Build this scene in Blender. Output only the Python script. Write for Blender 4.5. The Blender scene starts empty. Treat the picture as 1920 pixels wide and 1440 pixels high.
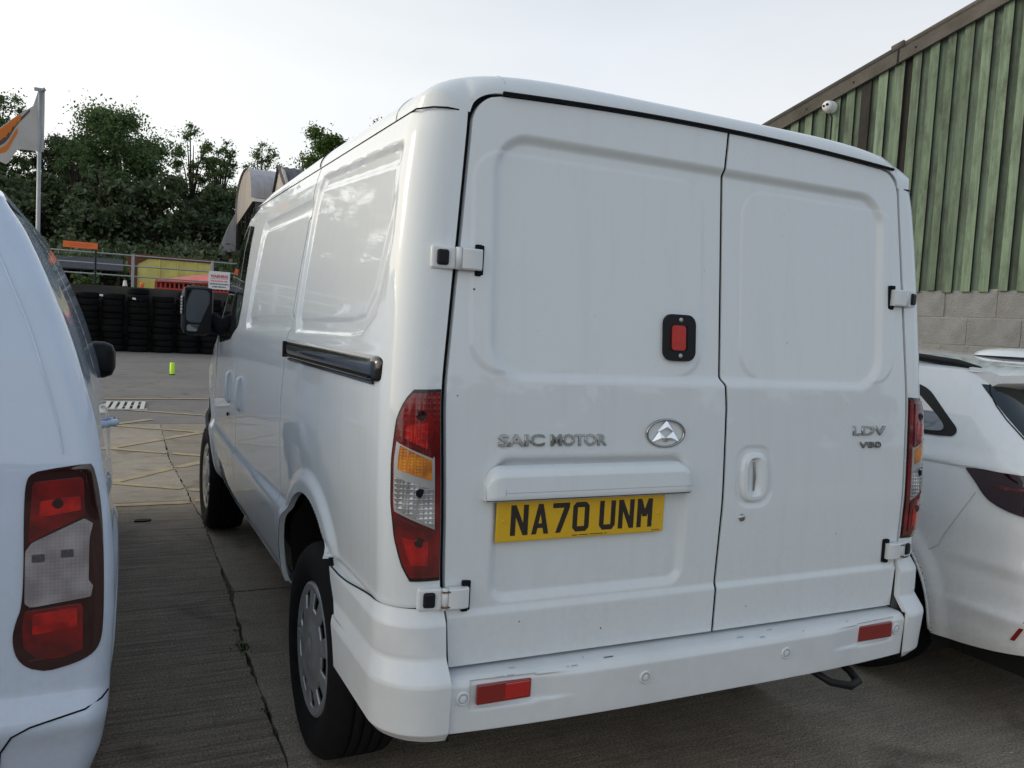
import bpy, bmesh, math, random
import numpy as np
from mathutils import Vector, Matrix
random.seed(7); rng = np.random.default_rng(7)
SC = bpy.context.scene
COL = SC.collection
PI = math.pi

# ------------------------------------------------------------------ camera
cam_d = bpy.data.cameras.new('camera'); cam = bpy.data.objects.new('camera', cam_d); COL.objects.link(cam)
cam_d.sensor_width = 36.0; cam_d.lens = 36.0 * 1556.6 / 1920.0
cam_d.clip_start = 0.05; cam_d.clip_end = 2000
yaw, pitch, roll = -0.4609, -0.0677, 0.0554
fw = Vector((-math.sin(yaw)*math.cos(pitch), math.cos(yaw)*math.cos(pitch), math.sin(pitch)))
rt0 = Vector((math.cos(yaw), math.sin(yaw), 0)); up0 = rt0.cross(fw)
rt = rt0*math.cos(roll) + up0*math.sin(roll); up = -rt0*math.sin(roll) + up0*math.cos(roll)
cam.matrix_world = Matrix(((rt.x, up.x, -fw.x, -1.5799), (rt.y, up.y, -fw.y, -1.8661), (rt.z, up.z, -fw.z, 1.455), (0, 0, 0, 1)))
SC.camera = cam

# ------------------------------------------------------------------ sky and sun (hazy evening, sun low on the left)
SUN = Vector((-0.86, 0.37, 0.36)).normalized()
world = bpy.data.worlds.new('World'); SC.world = world; world.use_nodes = True
wn = world.node_tree.nodes; wl = world.node_tree.links; wn.clear()
w_out = wn.new('ShaderNodeOutputWorld'); bg1 = wn.new('ShaderNodeBackground'); bg2 = wn.new('ShaderNodeBackground'); add = wn.new('ShaderNodeAddShader')
sky = wn.new('ShaderNodeTexSky'); sky.sky_type = 'NISHITA'; sky.sun_disc = False
sky.sun_elevation = math.asin(SUN.z); sky.sun_rotation = math.atan2(SUN.x, SUN.y); sky.dust_density = 3.0; sky.air_density = 1.0
bg1.inputs['Strength'].default_value = 0.05
wl.new(sky.outputs[0], bg1.inputs[0])
tc = wn.new('ShaderNodeTexCoord')
dot = wn.new('ShaderNodeVectorMath'); dot.operation = 'DOT_PRODUCT'; dot.inputs[1].default_value = SUN
wl.new(tc.outputs['Generated'], dot.inputs[0])
mr = wn.new('ShaderNodeMapRange'); mr.inputs[1].default_value = -1; mr.inputs[2].default_value = 1; mr.interpolation_type = 'SMOOTHSTEP'
wl.new(dot.outputs['Value'], mr.inputs[0])
cr = wn.new('ShaderNodeValToRGB')
els = cr.color_ramp.elements
els[0].position = 0.0; els[0].color = (0.46, 0.55, 0.66, 1)
els[1].position = 1.0; els[1].color = (1.9, 1.75, 1.5, 1)
e = els.new(0.2); e.color = (0.925, 0.905, 0.885, 1)
e = els.new(0.5); e.color = (0.88, 0.895, 0.905, 1)
e = els.new(0.86); e.color = (1.12, 1.10, 1.04, 1)
wl.new(mr.outputs[0], cr.inputs[0])
mp = wn.new('ShaderNodeMapping'); mp.inputs['Scale'].default_value = (1.0, 1.0, 3.2)
wl.new(tc.outputs['Generated'], mp.inputs[0])
nz = wn.new('ShaderNodeTexNoise'); nz.inputs['Scale'].default_value = 1.7; nz.inputs['Detail'].default_value = 6; nz.inputs['Roughness'].default_value = 0.55; nz.inputs['Distortion'].default_value = 0.6
wl.new(mp.outputs[0], nz.inputs[0])
mr2 = wn.new('ShaderNodeMapRange'); mr2.inputs[1].default_value = 0.3; mr2.inputs[2].default_value = 0.7; mr2.inputs[3].default_value = 0.94; mr2.inputs[4].default_value = 1.05
wl.new(nz.outputs[0], mr2.inputs[0])
vm = wn.new('ShaderNodeVectorMath'); vm.operation = 'SCALE'
wl.new(cr.outputs[0], vm.inputs[0]); wl.new(mr2.outputs[0], vm.inputs['Scale'])
# hazy air is palest near the horizon and clearer overhead
sepw = wn.new('ShaderNodeSeparateXYZ'); wl.new(tc.outputs['Generated'], sepw.inputs[0])
er = wn.new('ShaderNodeValToRGB'); ee = er.color_ramp.elements
ee[0].position = 0.26; ee[0].color = (1, 1, 1, 1); ee[1].position = 1.0; ee[1].color = (0.20, 0.30, 0.42, 1)
wl.new(sepw.outputs[2], er.inputs[0])
vm2 = wn.new('ShaderNodeVectorMath'); vm2.operation = 'MULTIPLY'; wl.new(vm.outputs[0], vm2.inputs[0]); wl.new(er.outputs[0], vm2.inputs[1])
wl.new(vm2.outputs[0], bg2.inputs[0]); bg2.inputs['Strength'].default_value = 0.86
wl.new(bg1.outputs[0], add.inputs[0]); wl.new(bg2.outputs[0], add.inputs[1]); wl.new(add.outputs[0], w_out.inputs[0])
sun_d = bpy.data.lights.new('sun', 'SUN'); sun_d.energy = 0.5; sun_d.angle = math.radians(14); sun_d.color = (1.0, 0.95, 0.87)
sun = bpy.data.objects.new('sun', sun_d); COL.objects.link(sun); sun.rotation_euler = SUN.to_track_quat('Z', 'Y').to_euler()
SC.view_settings.view_transform = 'Standard'; SC.view_settings.look = 'None'
SC.view_settings.exposure = 0.0; SC.view_settings.gamma = 1.0; SC.view_settings.use_curve_mapping = False

# ------------------------------------------------------------------ materials
def mat(name, col, rough=0.5, metal=0.0, coat=0.0, coat_r=0.03, noise=0.0, nscale=20, bump=0.0, bscale=60, spec=0.5, trans=0.0, stretch=None, col2=None, detail=5, rnd=0.0, translucent=0.0, island=False, seed=0.0):
    m = bpy.data.materials.new(name); m.use_nodes = True
    n = m.node_tree.nodes; l = m.node_tree.links; b = n['Principled BSDF']
    b.inputs['Base Color'].default_value = (*col, 1); b.inputs['Roughness'].default_value = rough; b.inputs['Metallic'].default_value = metal
    b.inputs['Coat Weight'].default_value = coat; b.inputs['Coat Roughness'].default_value = coat_r
    b.inputs['Specular IOR Level'].default_value = spec
    b.inputs['Transmission Weight'].default_value = trans
    tcn = n.new('ShaderNodeTexCoord'); vec = tcn.outputs['Object']
    mpn = n.new('ShaderNodeMapping'); l.new(vec, mpn.inputs[0]); vec = mpn.outputs[0]
    if stretch: mpn.inputs['Scale'].default_value = stretch
    mpn.inputs['Location'].default_value = (seed, seed, seed)
    last = None
    if noise > 0 or col2:
        t = n.new('ShaderNodeTexNoise'); t.inputs['Scale'].default_value = nscale; t.inputs['Detail'].default_value = detail; t.inputs['Roughness'].default_value = 0.6
        l.new(vec, t.inputs[0])
        mx = n.new('ShaderNodeMix'); mx.data_type = 'RGBA'
        mg = n.new('ShaderNodeMapRange'); mg.inputs[1].default_value = 0.32; mg.inputs[2].default_value = 0.68
        l.new(t.outputs[0], mg.inputs[0]); l.new(mg.outputs[0], mx.inputs[0])
        c2 = col2 if col2 else tuple(c*(1-noise) for c in col)
        mx.inputs[6].default_value = (*col, 1); mx.inputs[7].default_value = (*c2, 1)
        last = mx.outputs[2]
        l.new(last, b.inputs['Base Color'])
    if rnd > 0 or island:
        hs = n.new('ShaderNodeHueSaturation')
        if island:
            g = n.new('ShaderNodeNewGeometry'); r_ = g.outputs['Random Per Island']
        else:
            oi = n.new('ShaderNodeObjectInfo'); r_ = oi.outputs['Random']
        mg2 = n.new('ShaderNodeMapRange'); mg2.inputs[3].default_value = 1-rnd; mg2.inputs[4].default_value = 1+rnd
        l.new(r_, mg2.inputs[0]); l.new(mg2.outputs[0], hs.inputs['Value'])
        if last is not None: l.new(last, hs.inputs['Color'])
        else: hs.inputs['Color'].default_value = (*col, 1)
        last = hs.outputs[0]; l.new(last, b.inputs['Base Color'])
    if bump > 0:
        t2 = n.new('ShaderNodeTexNoise'); t2.inputs['Scale'].default_value = bscale; t2.inputs['Detail'].default_value = 4
        l.new(vec, t2.inputs[0])
        bp = n.new('ShaderNodeBump'); bp.inputs['Strength'].default_value = bump; bp.inputs['Distance'].default_value = 0.01
        l.new(t2.outputs[0], bp.inputs['Height']); l.new(bp.outputs[0], b.inputs['Normal'])
    if translucent > 0:
        tr = n.new('ShaderNodeBsdfTranslucent'); ms = n.new('ShaderNodeMixShader'); ms.inputs[0].default_value = translucent
        if last is not None: l.new(last, tr.inputs[0])
        else: tr.inputs[0].default_value = (*col, 1)
        out = n['Material Output']; l.new(b.outputs[0], ms.inputs[1]); l.new(tr.outputs[0], ms.inputs[2]); l.new(ms.outputs[0], out.inputs[0])
    return m

def paint_mat(name, col, seed=0.0, dirt=(0.42, 0.38, 0.32)):
    m = mat(name, col, rough=0.5, coat=1.0, coat_r=0.02, seed=seed, spec=0.15)
    n = m.node_tree.nodes; l = m.node_tree.links; b = n['Principled BSDF']; b.inputs['Coat IOR'].default_value = 1.53
    mpn = [x for x in n if x.type == 'MAPPING'][0]
    t = n.new('ShaderNodeTexNoise'); t.inputs['Scale'].default_value = 2.2; t.inputs['Detail'].default_value = 8; t.inputs['Roughness'].default_value = 0.7
    l.new(mpn.outputs[0], t.inputs[0])
    t2 = n.new('ShaderNodeTexNoise'); t2.inputs['Scale'].default_value = 55; t2.inputs['Detail'].default_value = 3
    l.new(mpn.outputs[0], t2.inputs[0])
    sep = n.new('ShaderNodeSeparateXYZ'); l.new(mpn.outputs[0], sep.inputs[0])
    low = n.new('ShaderNodeMapRange'); low.inputs[1].default_value = seed + 0.95; low.inputs[2].default_value = seed + 0.35; low.inputs[3].default_value = 0.05; low.inputs[4].default_value = 0.36
    l.new(sep.outputs[2], low.inputs[0])
    mu = n.new('ShaderNodeMath'); mu.operation = 'MULTIPLY'; l.new(t.outputs[0], mu.inputs[0]); l.new(low.outputs[0], mu.inputs[1])
    mu2 = n.new('ShaderNodeMath'); mu2.operation = 'MULTIPLY'; l.new(mu.outputs[0], mu2.inputs[0])
    mg = n.new('ShaderNodeMapRange'); mg.inputs[1].default_value = 0.3; mg.inputs[2].default_value = 0.7; mg.inputs[3].default_value = 0.5; mg.inputs[4].default_value = 1.4
    l.new(t2.outputs[0], mg.inputs[0]); l.new(mg.outputs[0], mu2.inputs[1])
    mx = n.new('ShaderNodeMix'); mx.data_type = 'RGBA'; mx.inputs[6].default_value = (*col, 1); mx.inputs[7].default_value = (*dirt, 1)
    l.new(mu2.outputs[0], mx.inputs[0]); l.new(mx.outputs[2], b.inputs['Base Color'])
    mps = n.new('ShaderNodeMapping'); mps.inputs['Scale'].default_value = (22, 22, 1.1); l.new(mpn.outputs[0], mps.inputs[0])
    t4 = n.new('ShaderNodeTexNoise'); t4.inputs['Scale'].default_value = 1.0; t4.inputs['Detail'].default_value = 6; t4.inputs['Roughness'].default_value = 0.65; l.new(mps.outputs[0], t4.inputs[0])
    g7 = n.new('ShaderNodeMapRange'); g7.inputs[1].default_value = .50; g7.inputs[2].default_value = .80; g7.inputs[4].default_value = .09; l.new(t4.outputs[0], g7.inputs[0])
    t5 = n.new('ShaderNodeTexNoise'); t5.inputs['Scale'].default_value = 70; t5.inputs['Detail'].default_value = 2; l.new(mpn.outputs[0], t5.inputs[0])
    g8 = n.new('ShaderNodeMapRange'); g8.inputs[1].default_value = .74; g8.inputs[2].default_value = .80; g8.inputs[4].default_value = .35; l.new(t5.outputs[0], g8.inputs[0])
    ma = n.new('ShaderNodeMath'); ma.operation = 'MAXIMUM'; l.new(g7.outputs[0], ma.inputs[0]); l.new(g8.outputs[0], ma.inputs[1])
    mxb = n.new('ShaderNodeMix'); mxb.data_type = 'RGBA'; mxb.inputs[7].default_value = (*[c*.9 for c in dirt], 1); l.new(ma.outputs[0], mxb.inputs[0]); l.new(mx.outputs[2], mxb.inputs[6]); l.new(mxb.outputs[2], b.inputs['Base Color'])
    # faint orange peel
    t3 = n.new('ShaderNodeTexNoise'); t3.inputs['Scale'].default_value = 9; t3.inputs['Detail'].default_value = 2
    l.new(mpn.outputs[0], t3.inputs[0])
    bp = n.new('ShaderNodeBump'); bp.inputs['Strength'].default_value = 0.03; bp.inputs['Distance'].default_value = 0.01
    l.new(t3.outputs[0], bp.inputs['Height']); l.new(bp.outputs[0], b.inputs['Coat Normal'])
    rr = n.new('ShaderNodeMapRange'); rr.inputs[3].default_value = 0.01; rr.inputs[4].default_value = 0.04
    l.new(t.outputs[0], rr.inputs[0]); l.new(rr.outputs[0], b.inputs['Coat Roughness'])
    return m

M = {}
M['white'] = paint_mat('white_van_paint', (0.735, 0.785, 0.82))
M['white2'] = paint_mat('cool_white_paint', (0.56, 0.66, 0.82), 3.1)
M['white3'] = paint_mat('white_car_paint', (0.88, 0.895, 0.91), 7.7)
M['bumper'] = mat('bumper_plastic', (0.74, 0.775, 0.80), 0.42, coat=0.25, coat_r=0.2, noise=0.10, nscale=7, bump=0.03, bscale=300)
M['seal'] = mat('black_rubber', (0.006, 0.007, 0.010), 0.8, spec=0.2)
M['blackgloss'] = mat('black_gloss_trim', (0.006, 0.006, 0.006), 0.16, coat=0.5)
M['blackplastic'] = mat('black_plastic', (0.009, 0.0095, 0.011), 0.5, bump=0.05, bscale=400, spec=0.25)
M['under'] = mat('underbody_black', (0.010, 0.010, 0.010), 0.9)
M['tyre'] = mat('tyre_rubber', (0.0065, 0.0065, 0.007), 0.85, spec=0.3, noise=0.4, nscale=30, bump=0.15, bscale=150)
M['oldtyre'] = mat('old_tyre_rubber', (0.0045, 0.0045, 0.005), 0.85, noise=0.5, nscale=12, rnd=0.45, spec=0.2)
M['chrome'] = mat('chrome', (0.42, 0.41, 0.41), 0.10, metal=1.0)
M['star'] = mat('bright_chrome', (0.85, 0.86, 0.88), 0.12, metal=1.0)
M['silver'] = mat('silver_wheel_plastic', (0.50, 0.51, 0.53), 0.3, metal=0.55, noise=0.2, nscale=15)
M['glass'] = mat('dark_window_glass', (0.012, 0.015, 0.015), 0.03, coat=1.0, coat_r=0.0)
M['mirrorish'] = mat('pale_reflecting_glass', (0.30, 0.31, 0.33), 0.04, coat=1.0, coat_r=0.0, metal=0.6)
M['mirror'] = mat('mirror_glass', (0.22, 0.24, 0.24), 0.02, metal=1.0)
def lens_mat(name, c1, c2, scale, bump, metal=0.0, rough=.15, big=6.0, facet=.45):
    m = mat(name, c1, rough, metal, coat=1.0); n = m.node_tree.nodes; l = m.node_tree.links; b = n['Principled BSDF']
    mpn = [x for x in n if x.type == 'MAPPING'][0]
    v = n.new('ShaderNodeTexVoronoi'); v.inputs['Scale'].default_value = scale; v.inputs['Randomness'].default_value = 0.0; v.distance = 'CHEBYCHEV'; l.new(mpn.outputs[0], v.inputs[0])
    t = n.new('ShaderNodeTexNoise'); t.inputs['Scale'].default_value = big; t.inputs['Detail'].default_value = 2; l.new(mpn.outputs[0], t.inputs[0])
    g = n.new('ShaderNodeMapRange'); g.inputs[1].default_value = .35; g.inputs[2].default_value = .65; l.new(t.outputs[0], g.inputs[0])
    g2 = n.new('ShaderNodeMapRange'); g2.inputs[1].default_value = .25; g2.inputs[2].default_value = .5; g2.inputs[4].default_value = facet; l.new(v.outputs['Distance'], g2.inputs[0])
    ad = n.new('ShaderNodeMath'); ad.operation = 'ADD'; ad.use_clamp = True; l.new(g.outputs[0], ad.inputs[0]); l.new(g2.outputs[0], ad.inputs[1])
    mx = n.new('ShaderNodeMix'); mx.data_type = 'RGBA'; mx.inputs[6].default_value = (*c1, 1); mx.inputs[7].default_value = (*c2, 1); l.new(ad.outputs[0], mx.inputs[0]); l.new(mx.outputs[2], b.inputs['Base Color'])
    bp = n.new('ShaderNodeBump'); bp.inputs['Strength'].default_value = bump; bp.inputs['Distance'].default_value = .004; l.new(v.outputs['Distance'], bp.inputs['Height']); l.new(bp.outputs[0], b.inputs['Normal'])
    return m
M['red'] = lens_mat('red_lens', (0.22, 0.003, 0.006), (0.085, 0.002, 0.005), 75, .08, big=16, facet=.08)
M['redbright'] = lens_mat('bright_red_lens', (0.50, 0.010, 0.008), (0.24, 0.004, 0.006), 60, .12, big=24, facet=.12)
M['doorred'] = mat('plain_red_lens', (0.55, 0.02, 0.006), 0.35, noise=.2, nscale=40)
M['reddark'] = mat('dark_red_lens', (0.022, 0.002, 0.004), 0.08, coat=1.0)
M['amber'] = lens_mat('amber_lens', (0.75, 0.27, 0.02), (0.38, 0.12, 0.02), 130, .7, big=22)
M['clear'] = lens_mat('clear_lens', (0.80, 0.82, 0.84), (0.30, 0.31, 0.33), 85, .9, metal=.55, rough=.12, big=13)
M['clearsoft'] = lens_mat('frosted_clear_lens', (0.40, 0.39, 0.41), (0.22, 0.20, 0.22), 110, .2, metal=.1, rough=.25, big=12, facet=.25)
M['plate'] = mat('yellow_plate', (0.74, 0.45, 0.012), 0.22, coat=0.8, noise=0.06, nscale=30)
M['ink'] = mat('black_ink', (0.010, 0.010, 0.010), 0.25, coat=0.8)
M['shine_grey'] = mat('sensor_grey', (0.42, 0.44, 0.46), 0.3)
M['shade_grey'] = mat('lamp_shade_grey', (0.10, 0.09, 0.10), 0.4, noise=.5, nscale=180)
M['dirtline'] = mat('rust_stain', (0.20, 0.10, 0.05), 0.8, noise=0.5, nscale=60)
M['reddish'] = mat('bumper_reflector_red', (0.26, 0.006, 0.008), 0.18, coat=1.0, noise=0.2, nscale=400)
M['reddish2'] = mat('bumper_reflector_bright', (0.55, 0.012, 0.012), 0.18, coat=1.0, noise=0.3, nscale=400)
# ground
def ground_mat(name, c1, c2, c3, streak, speck=0.5, dark=0.5):
    m = bpy.data.materials.new(name); m.use_nodes = True; n = m.node_tree.nodes; l = m.node_tree.links; b = n['Principled BSDF']
    b.inputs['Roughness'].default_value = 0.88; b.inputs['Specular IOR Level'].default_value = 0.35
    t = n.new('ShaderNodeTexCoord')
    big = n.new('ShaderNodeTexNoise'); big.inputs['Scale'].default_value = 0.55; big.inputs['Detail'].default_value = 8; big.inputs['Roughness'].default_value = 0.65
    l.new(t.outputs['Object'], big.inputs[0])
    mid = n.new('ShaderNodeTexNoise'); mid.inputs['Scale'].default_value = 7; mid.inputs['Detail'].default_value = 8; mid.inputs['Roughness'].default_value = 0.75
    l.new(t.outputs['Object'], mid.inputs[0])
    fine = n.new('ShaderNodeTexNoise'); fine.inputs['Scale'].default_value = 120; fine.inputs['Detail'].default_value = 3
    l.new(t.outputs['Object'], fine.inputs[0])
    mx = n.new('ShaderNodeMix'); mx.data_type = 'RGBA'; mx.inputs[6].default_value = (*c1, 1); mx.inputs[7].default_value = (*c2, 1)
    g1 = n.new('ShaderNodeMapRange'); g1.inputs[1].default_value = .35; g1.inputs[2].default_value = .65; l.new(big.outputs[0], g1.inputs[0]); l.new(g1.outputs[0], mx.inputs[0])
    mx2 = n.new('ShaderNodeMix'); mx2.data_type = 'RGBA'; mx2.inputs[7].default_value = (*c3, 1)
    g2 = n.new('ShaderNodeMapRange'); g2.inputs[1].default_value = .42; g2.inputs[2].default_value = .72; g2.inputs[4].default_value = dark; l.new(mid.outputs[0], g2.inputs[0]); l.new(g2.outputs[0], mx2.inputs[0]); l.new(mx.outputs[2], mx2.inputs[6])
    hs = n.new('ShaderNodeHueSaturation'); l.new(mx2.outputs[2], hs.inputs['Color'])
    g3 = n.new('ShaderNodeMapRange'); g3.inputs[1].default_value = .3; g3.inputs[2].default_value = .7; g3.inputs[3].default_value = 1-speck; g3.inputs[4].default_value = 1+speck; l.new(fine.outputs[0], g3.inputs[0])
    val = g3.outputs[0]
    hgt = fine.outputs[0]
    if streak:
        mp_ = n.new('ShaderNodeMapping'); mp_.inputs['Scale'].default_value = (1.5, 46, 1); mp_.inputs['Rotation'].default_value = (0, 0, 0.05); l.new(t.outputs['Object'], mp_.inputs[0])
        st = n.new('ShaderNodeTexNoise'); st.inputs['Scale'].default_value = 1.0; st.inputs['Detail'].default_value = 5; st.inputs['Roughness'].default_value = 0.7; l.new(mp_.outputs[0], st.inputs[0])
        g4 = n.new('ShaderNodeMapRange'); g4.inputs[1].default_value = .36; g4.inputs[2].default_value = .6; g4.inputs[3].default_value = 1-streak; g4.inputs[4].default_value = 1.1; l.new(st.outputs[0], g4.inputs[0])
        mm = n.new('ShaderNodeMath'); mm.operation = 'MULTIPLY'; l.new(val, mm.inputs[0]); l.new(g4.outputs[0], mm.inputs[1]); val = mm.outputs[0]
        ad = n.new('ShaderNodeMath'); ad.operation = 'ADD'; l.new(fine.outputs[0], ad.inputs[0]); l.new(st.outputs[0], ad.inputs[1]); hgt = ad.outputs[0]
    oil = n.new('ShaderNodeTexNoise'); oil.inputs['Scale'].default_value = 1.7; oil.inputs['Detail'].default_value = 5; oil.inputs['Distortion'].default_value = 1.2; l.new(t.outputs['Object'], oil.inputs[0])
    g6 = n.new('ShaderNodeMapRange'); g6.inputs[1].default_value = .58; g6.inputs[2].default_value = .74; g6.inputs[3].default_value = 1.0; g6.inputs[4].default_value = .55; l.new(oil.outputs[0], g6.inputs[0])
    mo = n.new('ShaderNodeMath'); mo.operation = 'MULTIPLY'; l.new(val, mo.inputs[0]); l.new(g6.outputs[0], mo.inputs[1]); val = mo.outputs[0]
    # scattered pale grit
    vo = n.new('ShaderNodeTexVoronoi'); vo.inputs['Scale'].default_value = 26; l.new(t.outputs['Object'], vo.inputs[0])
    g5 = n.new('ShaderNodeMapRange'); g5.inputs[1].default_value = .06; g5.inputs[2].default_value = .10; g5.inputs[3].default_value = 2.0; g5.inputs[4].default_value = 1.0; l.new(vo.outputs['Distance'], g5.inputs[0])
    mm2 = n.new('ShaderNodeMath'); mm2.operation = 'MULTIPLY'; l.new(val, mm2.inputs[0]); l.new(g5.outputs[0], mm2.inputs[1])
    l.new(mm2.outputs[0], hs.inputs['Value']); l.new(hs.outputs[0], b.inputs['Base Color'])
    bp = n.new('ShaderNodeBump'); bp.inputs['Strength'].default_value = 0.7; bp.inputs['Distance'].default_value = 0.006; l.new(hgt, bp.inputs['Height']); l.new(bp.outputs[0], b.inputs['Normal'])
    return m
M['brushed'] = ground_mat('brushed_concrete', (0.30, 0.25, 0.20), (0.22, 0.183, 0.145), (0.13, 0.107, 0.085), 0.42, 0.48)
M['concrete'] = ground_mat('worn_concrete', (0.39, 0.335, 0.265), (0.295, 0.253, 0.20), (0.19, 0.162, 0.126), 0.15, 0.5)
M['concrete_near'] = ground_mat('shaded_concrete', (0.32, 0.275, 0.215), (0.235, 0.20, 0.158), (0.14, 0.119, 0.094), 0.12, 0.5)  # darker copy of the worn concrete, shade beside the vans put into its colour
M['tarmac'] = ground_mat('grey_tarmac', (0.215, 0.198, 0.184), (0.17, 0.156, 0.146), (0.12, 0.11, 0.103), 0.0, 0.35, 0.4)
M['dirt'] = mat('joint_dirt', (0.10, 0.08, 0.06), 0.95, noise=0.5, nscale=40, bump=0.6, bscale=50)
M['yellowpaint'] = mat('faded_yellow_paint', (0.46, 0.36, 0.19), 0.85, col2=(0.30, 0.25, 0.165), nscale=9, bump=0.3, bscale=120)
M['whitepaint'] = mat('white_grate_paint', (0.62, 0.62, 0.58), 0.7, noise=0.3, nscale=20)
M['grass'] = mat('weed_green', (0.045, 0.085, 0.02), 0.7, rnd=0.3, island=True, translucent=0.3)
M['soil'] = mat('bank_soil', (0.045, 0.05, 0.028), 0.95, noise=0.5, nscale=1.2)
M['leaf'] = mat('broad_leaves', (0.10, 0.16, 0.055), 0.6, rnd=0.45, island=True, translucent=0.45)
M['leaf2'] = mat('dark_leaves', (0.085, 0.12, 0.055), 0.65, rnd=0.4, island=True, translucent=0.35)
M['leaf3'] = mat('grey_green_leaves', (0.11, 0.15, 0.09), 0.7, rnd=0.3, island=True, translucent=0.3)
M['leaf4'] = mat('oak_leaves', (0.075, 0.13, 0.022), 0.6, rnd=0.4, island=True, translucent=0.45)
M['bark'] = mat('bark', (0.06, 0.048, 0.036), 0.9, noise=0.5, nscale=12)
M['wallconc'] = mat('retaining_wall_concrete', (0.065, 0.058, 0.052), 0.9, col2=(0.035, 0.032, 0.028), nscale=1.6, bump=0.4, bscale=14)
M['galv'] = mat('galvanised_steel', (0.36, 0.38, 0.40), 0.5, metal=0.5, noise=0.2, nscale=6)
M['block'] = mat('concrete_block', (0.235, 0.245, 0.25), 0.92, col2=(0.175, 0.18, 0.18), nscale=9, bump=0.8, bscale=85, rnd=0.10, detail=9)
M['mortar'] = mat('pale_mortar', (0.32, 0.32, 0.29), 0.95, noise=0.3, nscale=8, bump=0.5, bscale=80)
M['fascia'] = mat('mossy_verge_cement', (0.115, 0.105, 0.095), 0.9, col2=(0.055, 0.053, 0.042), nscale=3.5, bump=0.5, bscale=50, detail=9)
M['orange'] = mat('orange_board', (0.85, 0.17, 0.03), 0.5, noise=0.1, nscale=5)
M['signwhite'] = mat('white_sign', (0.74, 0.74, 0.76), 0.45)
M['signred'] = mat('red_print', (0.60, 0.05, 0.05), 0.5)
M['signpink'] = mat('faded_red_print', (0.72, 0.22, 0.18), 0.5)
M['hiviz'] = mat('lime_hiviz', (0.55, 0.95, 0.02), 0.5)
M['yellowskip'] = mat('yellow_skip_paint', (0.72, 0.62, 0.17), 0.6, col2=(0.48, 0.42, 0.12), nscale=2.0)
M['edgewood'] = mat('brown_sawn_edge', (0.045, 0.032, 0.024), 0.9, noise=0.4, nscale=10)
M['rust'] = mat('rusty_brown_steel', (0.16, 0.045, 0.02), 0.8, col2=(0.08, 0.03, 0.018), nscale=3)
M['slate'] = mat('slate_blue_tarp', (0.022, 0.027, 0.038), 0.7, noise=0.3, nscale=2)
M['pink'] = mat('faded_pink_sheet', (0.75, 0.20, 0.18), 0.6, noise=0.2, nscale=4)
M['barrier'] = mat('red_barrier_plastic', (0.55, 0.05, 0.035), 0.5, noise=0.2, nscale=4)
M['flag'] = mat('pale_flag_cloth', (0.42, 0.42, 0.43), 0.8, noise=0.1, nscale=3, translucent=0.4)
M['flagorange'] = mat('orange_flag_print', (0.80, 0.25, 0.05), 0.8, translucent=0.4)
M['flagbrown'] = mat('brown_flag_print', (0.12, 0.09, 0.08), 0.8, translucent=0.3)
M['barnwhite'] = mat('weathered_pale_sheet', (0.50, 0.47, 0.45), 0.7, col2=(0.34, 0.29, 0.25), nscale=2.2, stretch=(3, 3, .35))
M['barngrey'] = mat('grey_curved_sheet', (0.40, 0.40, 0.44), 0.55, col2=(0.30, 0.29, 0.31), nscale=1.4, stretch=(3, 3, .4))
M['barndark'] = mat('dark_barn_opening', (0.022, 0.018, 0.018), 0.9)
M['barnrust'] = mat('rust_streaked_sheet', (0.26, 0.10, 0.04), 0.85, col2=(0.36, 0.30, 0.26), nscale=3, stretch=(4, 4, .5))
M['slaterib'] = mat('dark_corrugated_roof', (0.10, 0.10, 0.115), 0.7, noise=0.3, nscale=4)

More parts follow.
